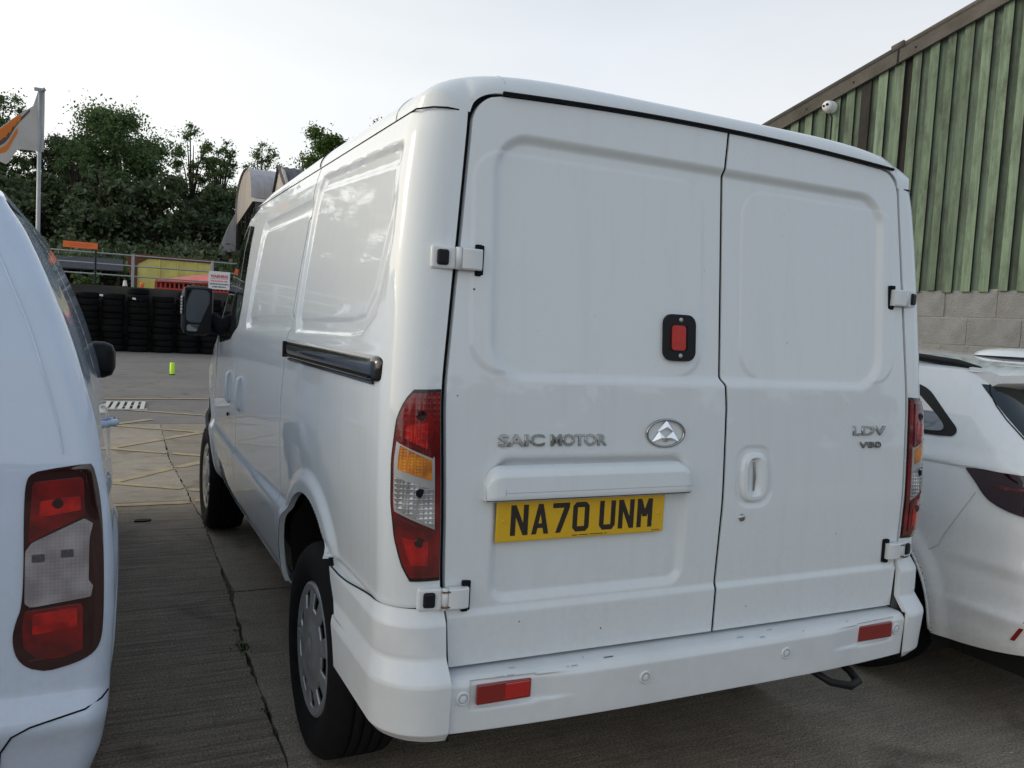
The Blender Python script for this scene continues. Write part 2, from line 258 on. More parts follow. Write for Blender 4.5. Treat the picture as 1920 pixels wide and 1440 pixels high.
def wood_mat(name, c1, c2, cd):
    m = bpy.data.materials.new(name); m.use_nodes = True; n = m.node_tree.nodes; l = m.node_tree.links; b = n['Principled BSDF']
    b.inputs['Roughness'].default_value = 0.85; b.inputs['Specular IOR Level'].default_value = 0.25
    t = n.new('ShaderNodeTexCoord'); oi = n.new('ShaderNodeObjectInfo')
    ad = n.new('ShaderNodeVectorMath'); ad.operation = 'ADD'; cb = n.new('ShaderNodeCombineXYZ'); mu = n.new('ShaderNodeMath'); mu.operation = 'MULTIPLY'; mu.inputs[1].default_value = 40
    l.new(oi.outputs['Random'], mu.inputs[0]); l.new(mu.outputs[0], cb.inputs[0]); l.new(mu.outputs[0], cb.inputs[2])
    l.new(t.outputs['Object'], ad.inputs[0]); l.new(cb.outputs[0], ad.inputs[1])
    mp_ = n.new('ShaderNodeMapping'); mp_.inputs['Scale'].default_value = (14, 14, 0.7); l.new(ad.outputs[0], mp_.inputs[0])
    g = n.new('ShaderNodeTexNoise'); g.inputs['Scale'].default_value = 2.2; g.inputs['Detail'].default_value = 9; g.inputs['Roughness'].default_value = 0.7; g.inputs['Distortion'].default_value = 0.4; l.new(mp_.outputs[0], g.inputs[0])
    mx = n.new('ShaderNodeMix'); mx.data_type = 'RGBA'; mx.inputs[6].default_value = (*c1, 1); mx.inputs[7].default_value = (*c2, 1)
    r1 = n.new('ShaderNodeMapRange'); r1.inputs[1].default_value = .36; r1.inputs[2].default_value = .64; l.new(g.outputs[0], r1.inputs[0]); l.new(r1.outputs[0], mx.inputs[0])
    k = n.new('ShaderNodeTexNoise'); k.inputs['Scale'].default_value = 2.6; k.inputs['Detail'].default_value = 6; k.inputs['Roughness'].default_value = .75
    mpk = n.new('ShaderNodeMapping'); mpk.inputs['Scale'].default_value = (2.5, 2.5, 1.0); l.new(ad.outputs[0], mpk.inputs[0]); l.new(mpk.outputs[0], k.inputs[0])
    r2 = n.new('ShaderNodeMapRange'); r2.inputs[1].default_value = .46; r2.inputs[2].default_value = .74; r2.inputs[4].default_value = .9; l.new(k.outputs[0], r2.inputs[0])
    mx2 = n.new('ShaderNodeMix'); mx2.data_type = 'RGBA'; mx2.inputs[7].default_value = (*cd, 1); l.new(r2.outputs[0], mx2.inputs[0]); l.new(mx.outputs[2], mx2.inputs[6])
    hs = n.new('ShaderNodeHueSaturation'); rv = n.new('ShaderNodeMapRange'); rv.inputs[3].default_value = .68; rv.inputs[4].default_value = 1.22; l.new(oi.outputs['Random'], rv.inputs[0]); l.new(rv.outputs[0], hs.inputs['Value']); l.new(mx2.outputs[2], hs.inputs['Color'])
    l.new(hs.outputs[0], b.inputs['Base Color'])
    bp = n.new('ShaderNodeBump'); bp.inputs['Strength'].default_value = .5; bp.inputs['Distance'].default_value = .004; l.new(g.outputs[0], bp.inputs['Height']); l.new(bp.outputs[0], b.inputs['Normal'])
    return m
M['wood'] = wood_mat('green_treated_timber', (0.195, 0.275, 0.185), (0.12, 0.16, 0.12), (0.060, 0.060, 0.048))
M['wood2'] = wood_mat('deep_green_timber', (0.125, 0.175, 0.13), (0.070, 0.095, 0.075), (0.040, 0.040, 0.033))
M['woodbrown'] = wood_mat('dark_stained_timber', (0.036, 0.034, 0.030), (0.022, 0.021, 0.019), (0.014, 0.013, 0.012))

# ------------------------------------------------------------------ helpers
def tag(o, label=None, cat=None, group=None, kind=None):
    if label: o['label'] = label
    if cat: o['category'] = cat
    if group: o['group'] = group
    if kind: o['kind'] = kind
    return o
def empty(name, loc=(0, 0, 0), rz=0, label=None, cat=None, group=None):
    o = bpy.data.objects.new(name, None); o.location = loc; o.rotation_euler = (0, 0, rz); o.empty_display_size = 0.2
    COL.objects.link(o); return tag(o, label, cat, group)
def mobj(name, V, F, m, parent=None, smooth=False, **kw):
    me = bpy.data.meshes.new(name); me.from_pydata([tuple(v) for v in V], [], [tuple(f) for f in F])
    ms = m if isinstance(m, (list, tuple)) else [m]
    for q in ms: me.materials.append(M[q] if isinstance(q, str) else q)
    if smooth: me.polygons.foreach_set('use_smooth', [True]*len(me.polygons))
    me.update(); o = bpy.data.objects.new(name, me); COL.objects.link(o)
    if parent: o.parent = parent
    return tag(o, **kw)
def share(src, name, parent=None, loc=None, **kw):
    o = bpy.data.objects.new(name, src.data); COL.objects.link(o)
    if parent: o.parent = parent
    if loc is not None: o.location = loc
    return tag(o, **kw)
class MB:
    def __init__(s): s.V = []; s.F = []
    def add(s, V, F):
        n = len(s.V); s.V += [tuple(v) for v in V]; s.F += [tuple(i+n for i in f) for f in F]; return s
    def box(s, x0, x1, y0, y1, z0, z1, mtx=None):
        V = [(x, y, z) for z in (z0, z1) for y in (y0, y1) for x in (x0, x1)]
        if mtx is not None: V = [tuple(mtx @ Vector(v)) for v in V]
        return s.add(V, [(0, 2, 3, 1), (4, 5, 7, 6), (0, 1, 5, 4), (2, 6, 7, 3), (0, 4, 6, 2), (1, 3, 7, 5)])
    def bbox(s, x0, x1, y0, y1, z0, z1, b=0.004, mtx=None):
        # chamfered box
        b = min(b, (x1-x0)/2.01, (y1-y0)/2.01, (z1-z0)/2.01)
        bm = bmesh.new(); bmesh.ops.create_cube(bm, size=1)
        for v in bm.verts:
            v.co.x = x0 if v.co.x < 0 else x1; v.co.y = y0 if v.co.y < 0 else y1; v.co.z = z0 if v.co.z < 0 else z1
        bmesh.ops.bevel(bm, geom=bm.edges[:], offset=b, segments=2, affect='EDGES', profile=0.5)
        if mtx is not None: bm.transform(mtx)
        bm.verts.index_update(); V = [v.co[:] for v in bm.verts]; F = [[v.index for v in f.verts] for f in bm.faces]; bm.free()
        return s.add(V, F)
    def tube(s, pts, r, n=8, cap=True):
        pts = [Vector(p) for p in pts]; rs = r if isinstance(r, (list, tuple)) else [r]*len(pts)
        V = []; prev = None
        for i, p in enumerate(pts):
            d = (pts[min(i+1, len(pts)-1)] - pts[max(i-1, 0)]).normalized()
            if prev is None:
                a = d.orthogonal().normalized()
            else:
                a = (prev - d*prev.dot(d)).normalized()
            prev = a; b = d.cross(a)
            V += [tuple(p + (a*math.cos(2*PI*k/n) + b*math.sin(2*PI*k/n))*rs[i]) for k in range(n)]
        F = [(i*n+k, i*n+(k+1) % n, (i+1)*n+(k+1) % n, (i+1)*n+k) for i in range(len(pts)-1) for k in range(n)]
        if cap: F += [tuple(range(n-1, -1, -1)), tuple(range((len(pts)-1)*n, len(pts)*n))]
        return s.add(V, F)
    def lathe(s, prof, n=32, origin=(0, 0, 0), axis='z'):
        # prof: (r, h); axis is the spin axis
        V = []
        for r, h in prof:
            for k in range(n):
                a = 2*PI*k/n; c, q = r*math.cos(a), r*math.sin(a)
                p = {'z': (c, q, h), 'x': (h, c, q), 'y': (c, h, q)}[axis]
                V.append((p[0]+origin[0], p[1]+origin[1], p[2]+origin[2]))
        F = [(i*n+k, i*n+(k+1) % n, (i+1)*n+(k+1) % n, (i+1)*n+k) for i in range(len(prof)-1) for k in range(n)]
        return s.add(V, F)
    def prism(s, poly, lo, hi, fn):
        # poly 2D, fn(a,b,h)->3D
        n = len(poly); V = [fn(a, b, lo) for a, b in poly] + [fn(a, b, hi) for a, b in poly]
        return s.add(V, [tuple(range(n-1, -1, -1)), tuple(range(n, 2*n))] + [(i, (i+1) % n, n+(i+1) % n, n+i) for i in range(n)])
    def build(s, name, m, parent=None, smooth=False, **kw): return mobj(name, s.V, s.F, m, parent, smooth, **kw)
def rrect(x0, x1, z0, z1, r, n=5):
    P = []
    for cx, cz, a0 in ((x1-r, z1-r, 0), (x0+r, z1-r, PI/2), (x0+r, z0+r, PI), (x1-r, z0+r, 1.5*PI)):
        P += [(cx+r*math.cos(a0+PI/2*k/n), cz+r*math.sin(a0+PI/2*k/n)) for k in range(n+1)]
    return P
def gridfaces(nu, nv, keep=None, flip=False):
    i = np.arange(nu-1)[:, None]*nv + np.arange(nv-1)[None, :]
    q = np.stack([i, i+nv, i+nv+1, i+1], -1).reshape(-1, 4)
    if keep is not None: q = q[keep.reshape(-1)]
    if flip: q = q[:, ::-1]
    return q
def gmesh(name, P, m, parent=None, keep=None, flip=False, smooth=True, mats=None, **kw):
    nu, nv = P.shape[:2]; V = P.reshape(-1, 3); F = gridfaces(nu, nv, keep, flip)
    me = bpy.data.meshes.new(name); me.vertices.add(len(V)); me.vertices.foreach_set('co', V.astype(np.float32).ravel())
    me.loops.add(F.size); me.loops.foreach_set('vertex_index', F.astype(np.int32).ravel())
    me.polygons.add(len(F)); me.polygons.foreach_set('loop_start', np.arange(0, F.size, 4, dtype=np.int32)); me.polygons.foreach_set('loop_total', np.full(len(F), 4, dtype=np.int32))
    me.materials.append(M[m])
    me.update(calc_edges=True); me.validate()
    if smooth: me.polygons.foreach_set('use_smooth', [True]*len(me.polygons)); me.set_sharp_from_angle(angle=math.radians(34))
    o = bpy.data.objects.new(name, me); COL.objects.link(o)
    if parent: o.parent = parent
    return tag(o, **kw)
def quads(name, V4, m, parent=None, **kw):
    # V4: (n,4,3) independent quads
    n = len(V4); me = bpy.data.meshes.new(name); me.vertices.add(n*4); me.vertices.foreach_set('co', V4.astype(np.float32).ravel())
    me.loops.add(n*4); me.loops.foreach_set('vertex_index', np.arange(n*4, dtype=np.int32)); me.polygons.add(n)
    me.polygons.foreach_set('loop_start', np.arange(0, n*4, 4, dtype=np.int32)); me.polygons.foreach_set('loop_total', np.full(n, 4, dtype=np.int32))
    me.materials.append(M[m]); me.update(calc_edges=True)
    o = bpy.data.objects.new(name, me); COL.objects.link(o)
    if parent: o.parent = parent
    return tag(o, **kw)
def ss(x, a, b):
    t = np.clip((x-a)/(b-a), 0, 1); return t*t*(3-2*t)
def sd_poly(px, pz, poly):
    # signed distance, + inside
    P = np.array(poly, float); d = np.full(px.shape, 1e9); ins = np.zeros(px.shape, bool); n = len(P)
    for i in range(n):
        a, b = P[i], P[(i+1) % n]; e = b-a
        wx, wz = px-a[0], pz-a[1]; t = np.clip((wx*e[0]+wz*e[1])/(e@e), 0, 1)
        d = np.minimum(d, np.hypot(wx-e[0]*t, wz-e[1]*t))
        c = ((a[1] > pz) != (b[1] > pz)) & (px < (b[0]-a[0])*(pz-a[1])/(b[1]-a[1]+1e-12)+a[0]); ins ^= c
    return np.where(ins, d, -d)
def sd_rrect(x, z, x0, x1, z0, z1, r):
    cx, cz, hx, hz = (x0+x1)/2, (z0+z1)/2, (x1-x0)/2-r, (z1-z0)/2-r
    qx, qz = np.abs(x-cx)-hx, np.abs(z-cz)-hz
    return r-(np.hypot(np.maximum(qx, 0), np.maximum(qz, 0))+np.minimum(np.maximum(qx, qz), 0))
def table(pts, sm=0.012):
    pts = sorted(pts); zz = np.linspace(pts[0][0]-.2, pts[-1][0]+.2, 1400); v = np.interp(zz, [p[0] for p in pts], [p[1] for p in pts])
    dz = zz[1]-zz[0]; k = np.arange(-60, 61)*dz; w = np.exp(-k*k/2/sm/sm); w /= w.sum()
    v = np.convolve(np.pad(v, 60, mode='edge'), w, 'valid')
    return lambda z: np.interp(z, zz, v)
def text_mesh(name, s, x0, x1, z0, z1, y, depth, m, parent, off=0.0, bev=0.0, shear=0.0, **kw):
    cu = bpy.data.curves.new(name, 'FONT'); cu.body = s; cu.extrude = 0.02; cu.bevel_depth = 0.022; cu.bevel_resolution = 1; cu.offset = off*.5; cu.resolution_u = 3
    ob = bpy.data.objects.new(name, cu); COL.objects.link(ob)
    dg = bpy.context.evaluated_depsgraph_get(); me = bpy.data.meshes.new_from_object(ob.evaluated_get(dg))
    bpy.data.objects.remove(ob)
    V = np.array([v.co[:] for v in me.vertices]); lo = V.min(0); hi = V.max(0); T = (V-lo)/(hi-lo)
    yf = y(z0) if callable(y) else y
    P = np.stack([x0+(x1-x0)*T[:, 0], yf-depth*T[:, 2]+(0.12*(z1-z0)*T[:, 1] if callable(y) else 0), z0+(z1-z0)*T[:, 1]], -1)
    me.vertices.foreach_set('co', P.ravel()); me.materials.clear(); me.materials.append(M[m]); me.update()
    o = bpy.data.objects.new(name, me); COL.objects.link(o); o.parent = parent
    return tag(o, **kw)

# ------------------------------------------------------------------ shell of a road vehicle: plan outline with a rounded rear corner
class Shell:
    def __init__(s, W, yr, r, cx=0.0, sgn=-1, taper=None): s.W, s.yr, s.r, s.cx, s.sgn, s.taper = W, yr, r, cx, sgn, taper
    def pos(s, t, z, off=0.0):
        w = s.W(z); y0 = s.yr(z); r = s.r(z) if callable(s.r) else s.r
        a = np.clip(t/r, 0, PI/2)
        x = w-r+r*np.sin(a)+np.minimum(t, 0)+off*np.sin(a); y = y0+r-r*np.cos(a)+np.maximum(t-PI/2*r, 0)-off*np.cos(a)
        if s.taper: x = x-s.taper(y, z)
        return np.stack([s.cx+s.sgn*x, y, z+0*x], -1)
    def t_of_y(s, y, z):
        r = s.r(z) if callable(s.r) else s.r
        return y-s.yr(z)-r+PI/2*r
    def t_of_x(s, x, z):   # on the rear flat, x = distance from the centre line
        r = s.r(z) if callable(s.r) else s.r
        return x-s.W(z)+r

# ------------------------------------------------------------------ the ground
mobj('ground', [(-150, -60, -0.03), (120, -60, -0.03), (120, 29, -0.03), (-150, 29, -0.03)], [(0, 1, 2, 3)], 'dirt', kind='structure')
def slab(name, outline, m, top=0.0, thick=0.028, **kw):
    n = len(outline); V = [(x, y, top) for x, y in outline]+[(x, y, top-thick) for x, y in outline]
    F = [tuple(range(n))]+[(i, n+i, n+(i+1) % n, (i+1) % n) for i in range(n)]
    return mobj(name, V, F, m, kind='structure', **kw)
def rough(a, b, amp, step=0.045):
    (x0, y0), (x1, y1) = a, b; L = math.hypot(x1-x0, y1-y0); n = max(2, int(L/step)); out = []
    for i in range(n):
        t = i/n; j = 0 if i == 0 else random.gauss(0, amp); k = 0 if i == 0 else random.gauss(0, amp)*.5
        out.append((x0+(x1-x0)*t+j, y0+(y1-y0)*t+k))
    return out
crack = [(-1.03, -9), (-1.03, .4), (-1.01, .85), (-1.008, 1.17), (-1.0, 1.7), (-.965, 2.4), (-.945, 3.16), (-.925, 4.26), (-.945, 4.85), (-.94, 5.2), (-.96, 6.04), (-.97, 6.76), (-.90, 9.4)]
def along(pts, dx, amp):
    out = []
    for a, b in zip(pts[:-1], pts[1:]): out += rough((a[0]+dx, a[1]), (b[0]+dx, b[1]), amp)
    return out+[(pts[-1][0]+dx, pts[-1][1])]
near = [p for p in crack if p[1] <= 4.85]; far = [p for p in crack if p[1] >= 4.85]
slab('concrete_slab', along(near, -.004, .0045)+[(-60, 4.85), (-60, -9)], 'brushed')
slab('concrete_slab', along(far, -.004, .005)+[(-60, 9.4), (-60, 4.86)], 'concrete')
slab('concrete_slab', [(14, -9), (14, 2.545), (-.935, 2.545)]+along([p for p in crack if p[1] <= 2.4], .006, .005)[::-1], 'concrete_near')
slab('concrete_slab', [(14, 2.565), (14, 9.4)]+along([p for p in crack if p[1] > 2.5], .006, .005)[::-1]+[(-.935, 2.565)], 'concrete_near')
slab('tarmac', [(-60, 9.425), (60, 9.425), (60, 28.1), (-60, 28.1)][::1], 'tarmac')
# yellow hatching, one thin sheet of paint per line
def paint_line(a, b, w, m='yellowpaint', z=0.004, name='painted_line'):
    a, b = Vector(a), Vector(b); d = (b-a).normalized(); n = Vector((-d.y, d.x))*w/2
    L = (b-a).length; k = max(2, int(L/.06)); V = []
    for i in range(k+1):
        p = a+(b-a)*i/k; j1 = random.gauss(0, .004); j2 = random.gauss(0, .004)
        V += [(p.x+n.x*(1+j1/w*2), p.y+n.y*(1+j1/w*2), z), (p.x-n.x*(1+j2/w*2), p.y-n.y*(1+j2/w*2), z)]
    return mobj(name, V, [(2*i, 2*i+1, 2*i+3, 2*i+2) for i in range(k)], m, kind='structure')
paint_line((-6, 4.68), (-.96, 4.755), .085); paint_line((-.92, 4.80), (3.0, 5.2), .085, z=.0045)
for k in range(4):
    y0 = 5.62+1.82*k
    z1 = .004+.0012*k
    paint_line((-5.1, y0-3.6*1.13), (-.975, y0+.525*1.13), .10, z=z1) if k else paint_line((-1.52, y0-.02), (-.985, y0+.535*1.13), .10, z=z1)
    if y0+.9 < 9.3: paint_line((-.93, y0+.57*1.13), (.8, y0+2.3*1.13), .10, z=z1)
    paint_line((-4.2, y0+2.7*.66), (-.975 if k < 2 else .6, y0-.525*.66 if k < 2 else y0-2.1*.66), .09, z=z1+.0006)
    if k < 2: paint_line((-.92, y0-.58*.66), (1.2, y0-2.7*.66), .09, z=z1+.0006)
paint_line((-6, 12.0), (-.4, 12.55), .12, z=.009); paint_line((-.4, 12.55), (5, 12.2), .12, z=.0095)
# drain grate painted white with slanting slots
g = empty('drain_grate', (-1.40, 11.4, 0), label='white painted drain grate with slanting dark slots by the yellow lines', cat='drain cover')
MB().bbox(-.36, .36, -.52, .52, -.02, .003, .004).build('grate_bed', 'seal', g)
for i in range(8):
    x = -.33+i*.095
    MB().prism([(x-.02, -.5), (x+.035, -.5), (x+.105, .5), (x+.05, .5)], .003, .022, lambda a, b, h: (a, b, h)).build('grate_bar', 'whitepaint', g)
for s in (-1, 1): MB().box(-.36, .42, s*.51-.015, s*.51+.015, .003, .024).build('grate_edge', 'whitepaint', g)
# a lime marker tube standing in the yard
t = empty('marker_tube', (-.175, 17.85, 0), label='lime green marker tube standing alone on the tarmac', cat='marker post')
MB().lathe([(.0, .27), (.045, .27), (.05, .265), (.05, .02)], 16).build('tube', 'hiviz', t, True)
MB().lathe([(.058, .02), (.06, .0), (0, 0)], 16).build('foot_ring', 'seal', t, True)
# weeds in the joint
def weed(x, y, n, r, h):
    c = rng.normal(0, 1, (n, 2))*r; P = np.zeros((n, 4, 3)); a = rng.uniform(0, 2*PI, n); L = rng.uniform(.4, 1, n)*h; lean = rng.uniform(.2, 1.1, n)
    b = np.stack([c[:, 0]*.35, c[:, 1], np.zeros(n)], -1); d = np.stack([np.cos(a)*lean, np.sin(a)*lean, np.ones(n)], -1); d /= np.linalg.norm(d, axis=1)[:, None]
    s = np.stack([-np.sin(a), np.cos(a), np.zeros(n)], -1)*.004
    P[:, 0] = b-s; P[:, 1] = b+s; P[:, 2] = b+d*L[:, None]*.6+s*1.4; P[:, 3] = b+d*L[:, None]
    return P+np.array([x, y, -.015])
for x, y, n, r, h, lab in ((-1.0, 1.80, 170, .040, .035, 'larger tuft of green weeds growing in the concrete joint'), (-1.0, 1.98, 60, .025, .028, 'small weed patch just beyond the larger tuft in the joint'), (-1.01, 1.16, 50, .018, .032, 'green weed tuft in the joint beside the rear wheel'), (-1.012, .97, 22, .012, .022, 'sparse weed sprigs nearest the camera in the joint')):
    quads('weed_tuft', weed(x, y, n, r, h), 'grass', label=lab, cat='weed', group='weeds in the concrete joint')
# a flat dark leaf and grit on the slab
MB().prism([(-.05, -.012), (0, -.022), (.05, -.01), (.06, .008), (.01, .02), (-.04, .012)], 0, .008, lambda a, b, h: (-1.31+a, 4.23+b*1.6, h+.001)).build('dead_leaf', 'under', label='small dark dead leaf lying on the concrete between the vans', cat='leaf')
P = np.zeros((420, 4, 3)); c = np.stack([rng.uniform(-1.6, -.2, 420), rng.uniform(.3, 6, 420), np.full(420, .003)], -1); s = rng.uniform(.0015, .005, 420)
for i, (a, b) in enumerate(((-1, -1), (1, -1), (1, 1), (-1, 1))): P[:, i] = c+np.stack([s*a, s*b, s*.6*rng.uniform(0, 1, 420)], -1)
quads('grit', P, 'block', kind='stuff')

# ------------------------------------------------------------------ the white panel van in the middle
van = empty('panel_van', (0, 0, 0), label='large white panel van in the middle with closed twin rear doors and yellow plate', cat='van')
yl_ = lambda z: np.where(z > .95, .085*(z-.95)**2/(np.maximum(z-.95, 0)+.08), 0.0)
Wv = table([(.40, .885), (.45, .925), (.50, .942), (.60, .958), (.70, .970), (.738, .970), (.762, .951), (.85, .955), (1.0, .961), (1.12, .962), (1.25, .961), (1.35, .956), (1.45, .950), (1.6, .940), (1.8, .922), (1.93, .905), (1.99, .890)], .010)
def taper(y, z):
    return .02*ss(y, 2.6, 3.6)+.06*ss(y, 3.5, 4.5)+.28*ss(y, 4.35, 5.0)**2+.012*ss(y, 2.5, 3.4)*ss(z, 1.3, 2.0)
body = Shell(Wv, yl_, .10, taper=taper)
xg = table([(.56, .794), (.60, .797), (.74, .808), (.83, .816), (1.29, .828), (1.65, .797), (1.99, .768)], .05)
ARC = (.845, .45, .42); ARF = (4.02, .45, .43)
inner_q = [(1.02, 1.898), (.17, 1.858), (.14, 1.83), (.20, 1.68), (.255, 1.53), (.33, 1.465), (.45, 1.45), (1.13, 1.438), (1.14, 1.47), (1.05, 1.86)]
outer_q = [(1.05, 1.94), (.12, 1.905), (.09, 1.88), (.10, 1.80), (.15, 1.62), (.22, 1.47), (.33, 1.415), (.45, 1.405), (1.17, 1.395), (1.18, 1.45), (1.09, 1.90)]
inner_s = [(2.05, 1.835), (1.19, 1.832), (1.17, 1.80), (1.26, 1.46), (1.29, 1.44), (2.24, 1.425), (2.27, 1.45), (2.10, 1.81)]
outer_s = [(2.10, 1.875), (1.16, 1.872), (1.13, 1.84), (1.235, 1.43), (1.27, 1.40), (2.29, 1.38), (2.33, 1.41), (2.15, 1.85)]
def relief(y, z):
    o = np.zeros_like(y)
    for inn, out in ((inner_q, outer_q), (inner_s, outer_s)):
        a = sd_poly(y, z, out); b = sd_poly(y, z, inn)
        o += -.012*ss(a, -.004, .014)+.007*ss(b, -.004, .010)
    r = np.hypot(y-ARC[0], z-ARC[1]); o += .016*(1-ss(r, .455, .505))*(1-(1-ss(z, .72, .80))*(y < ARC[0]-.2))
    r = np.hypot(y-ARF[0], z-ARF[1]); o += .016*(1-ss(r, .465, .52))
    # soft shoulder under the pressings
    o += .004*ss(z, 1.30, 1.36)*(1-ss(z, 1.36, 1.40))
    return o
def snap_arc(y, z, arc, cell):
    r = np.hypot(y-arc[0], z-arc[1]); k = (np.abs(r-arc[2]) < cell*.75); f = np.where(k, arc[2]/np.maximum(r, 1e-6), 1)
    return arc[0]+(y-arc[0])*f, arc[1]+(z-arc[1])*f
def side_panel(name, z0, z1, ya, yb, ny, nz, arc=None, corner=False, ztop=None, m='white'):
    for sgn in (-1, 1):
        v = np.linspace(0, 1, nz); zz = z0+(z1-z0)*v
        Z, U = np.meshgrid(zz, np.linspace(0, 1, ny), indexing='ij')
        body.sgn = sgn
        if corner:
            n1 = 44; t0 = body.t_of_x(xg(zz)+.007, zz); tc_ = np.full(nz, .1*PI/2); t1 = body.t_of_y(yb(zz), zz)
            U1 = np.linspace(0, 1, n1)[None, :]; T = np.concatenate([t0[:, None]+(tc_-t0)[:, None]*U1, tc_[:, None]+(t1-tc_)[:, None]*np.linspace(0, 1, ny)[None, 1:]], 1)
            Z = np.repeat(zz[:, None], T.shape[1], 1)
        else:
            Y = ya(zz)[:, None]+(yb(zz)-ya(zz))[:, None]*U
            if ztop is not None:
                Z = z0+(np.minimum(z1, ztop(Y))-z0)*v[:, None]
            T = body.t_of_y(Y, Z)
        Y = body.pos(T, Z)[..., 1]
        keep = None
        if arc:
            cell = max(np.abs(np.diff(Z, axis=0)).max(), .006)
            Y2, Z2 = snap_arc(Y, Z, arc, cell); ok = (T > .1*PI/2+.01)
            Z = np.where(ok, Z2, Z); T = np.where(ok, body.t_of_y(Y2, Z2), T); Y = np.where(ok, Y2, Y)
            cy = (Y[:-1, :-1]+Y[1:, 1:])/2; cz = (Z[:-1, :-1]+Z[1:, 1:])/2
            keep = np.hypot(cy-arc[0], cz-arc[1]) > arc[2]-.0005
        off = relief(Y, Z)*ss(T, .1*PI/2-.02, .1*PI/2+.05)
        pad = lambda A, c=None: np.pad(A, 1, mode='edge')
        if corner: off = off-.022*(1-ss(Z, .748, .762))*(Y < ARC[0]-.30)
        T, Z = pad(T), pad(Z); off = pad(off); off[0, :] -= .022; off[-1, :] -= .022; off[:, 0] -= (.022 if corner else .004); off[:, -1] -= .022
        if keep is not None: keep = np.pad(keep, 1, mode='edge')
        gmesh(name, body.pos(T, Z, off), m, van, keep=keep, flip=(sgn < 0))
    body.sgn = -1
seam1 = lambda z: np.interp(z, [.4, .72, 1.12, 1.33, 1.40, 1.99], [1.345, 1.35, 1.36, 1.31, 1.29, 1.13])
seam2 = lambda z: np.interp(z, [.4, .75, 1.3, 1.99], [2.44, 2.56, 2.52, 2.40])
seam3 = lambda z: np.interp(z, [.4, .8, 1.3, 1.99], [3.50, 3.55, 3.55, 3.45])
side_panel('rear_quarter_panel', .45, 1.985, None, lambda z: seam1(z)-.005, 200, 250, ARC, True)
side_panel('sliding_door', .44, 1.985, lambda z: seam1(z)+.005, lambda z: seam2(z)-.004, 110, 170, ARC)
def zcab(y): return np.interp(y, [2.3, 2.62, 2.80, 3.0, 3.2, 3.45, 3.7], [1.985, 1.93, 1.845, 1.70, 1.555, 1.40, 1.24])
side_panel('front_door', .44, 1.985, lambda z: seam2(z)+.004, lambda z: seam3(z)-.003, 70, 110, ztop=zcab)
def zwing(y): return np.interp(y, [3.4, 3.6, 4.0, 4.5, 4.9, 5.0], [1.40, 1.27, 1.18, 1.04, .90, .80])
side_panel('front_wing', .42, 1.4, lambda z: seam3(z)+.003, lambda z: 4.95+0*z, 80, 80, ARF, ztop=zwing)
# roof: crowned skin that follows the rounded plan of the body and rolls down to the door tops
zr = lambda y: np.interp(y, [0, .3, 1.2, 2.2, 2.65], [2.115, 2.122, 2.128, 2.10, 1.99])
ztd = lambda x: 2.030+.024*(1-(np.abs(x)/.78)**2)
ys0 = .082; RR = .10; nx = 181
dd_ = np.concatenate([np.linspace(0, 1, 22)[:-1]**1.6*.12, np.linspace(.12, 2.54, 60)]); U = np.sin(np.linspace(-1, 1, nx)*PI/2)
UU, DD = np.meshgrid(U, dd_, indexing='ij'); YY = ys0+DD
q_ = np.clip(1-DD/RR, 0, 1); wfull = Wv(1.985)-.001-taper(YY, 1.985+0*YY)
wloc = wfull-RR+RR*np.sqrt(1-q_**2); XX = UU*wloc
ax = np.abs(XX); k_ = np.clip((ax-(.768-.082))/.082, 0, 1)
base = np.where(ax < .768, 1.990+(ztd(XX)+.007-1.990)*np.where(ax < .686, 1, np.sqrt(1-k_**2)), 1.984)
full = 1.984+(zr(YY)-1.984)*np.sqrt(np.clip(1-np.abs(XX/wfull)**5.5, 0, 1))
edge_ = 1-np.abs(UU)**9
g_ = np.clip(DD/.075, 0, 1); g_ = np.sqrt(1-(1-g_)**2)
ZZ = np.maximum(base, 1.984)*(1-g_)+np.maximum(full, 1.984)*g_; ZZ = 1.984+(ZZ-1.984)*np.clip((1-np.abs(UU))/.004, 0, 1)**.5
P_ = np.stack([XX, YY, ZZ], -1); P_ = np.concatenate([P_[:, :1]+np.array([0, .03, 0]), P_], 1)
gmesh('roof', P_, 'white', van)
# roof joints
for sgn in (-1, 1):
    pts = []
    for k in range(18):
        u = 1-k*.018; x = sgn*math.sin(u*PI/2)*(Wv(1.985)-.001); z = 1.984+(float(zr(.36))-1.984)*math.sqrt(max(0, 1-abs(math.sin(u*PI/2))**5.5)); pts.append((x, .30+.02*k/18, z+.0002))
    MB().tube(pts, .0014, 5).build('roof_joint', 'shine_grey', van)
    pts = [(p[0], 1.16, p[2]+.004) for p in pts]
    MB().tube(pts, .002, 5).build('roof_joint', 'seal', van)
    yy = np.linspace(.03, 2.6, 50)
    pg = [(sgn*(Wv(1.985)+.0005-float(taper(np.array(y), np.array(1.985)))), y, 1.982) for y in yy]
    MB().tube([(sgn*.80, .083, 1.984), (sgn*.83, .084, 1.985), (sgn*.86, .10, 1.985)]+pg[2:], .0022, 6).build('gutter', 'seal', van)
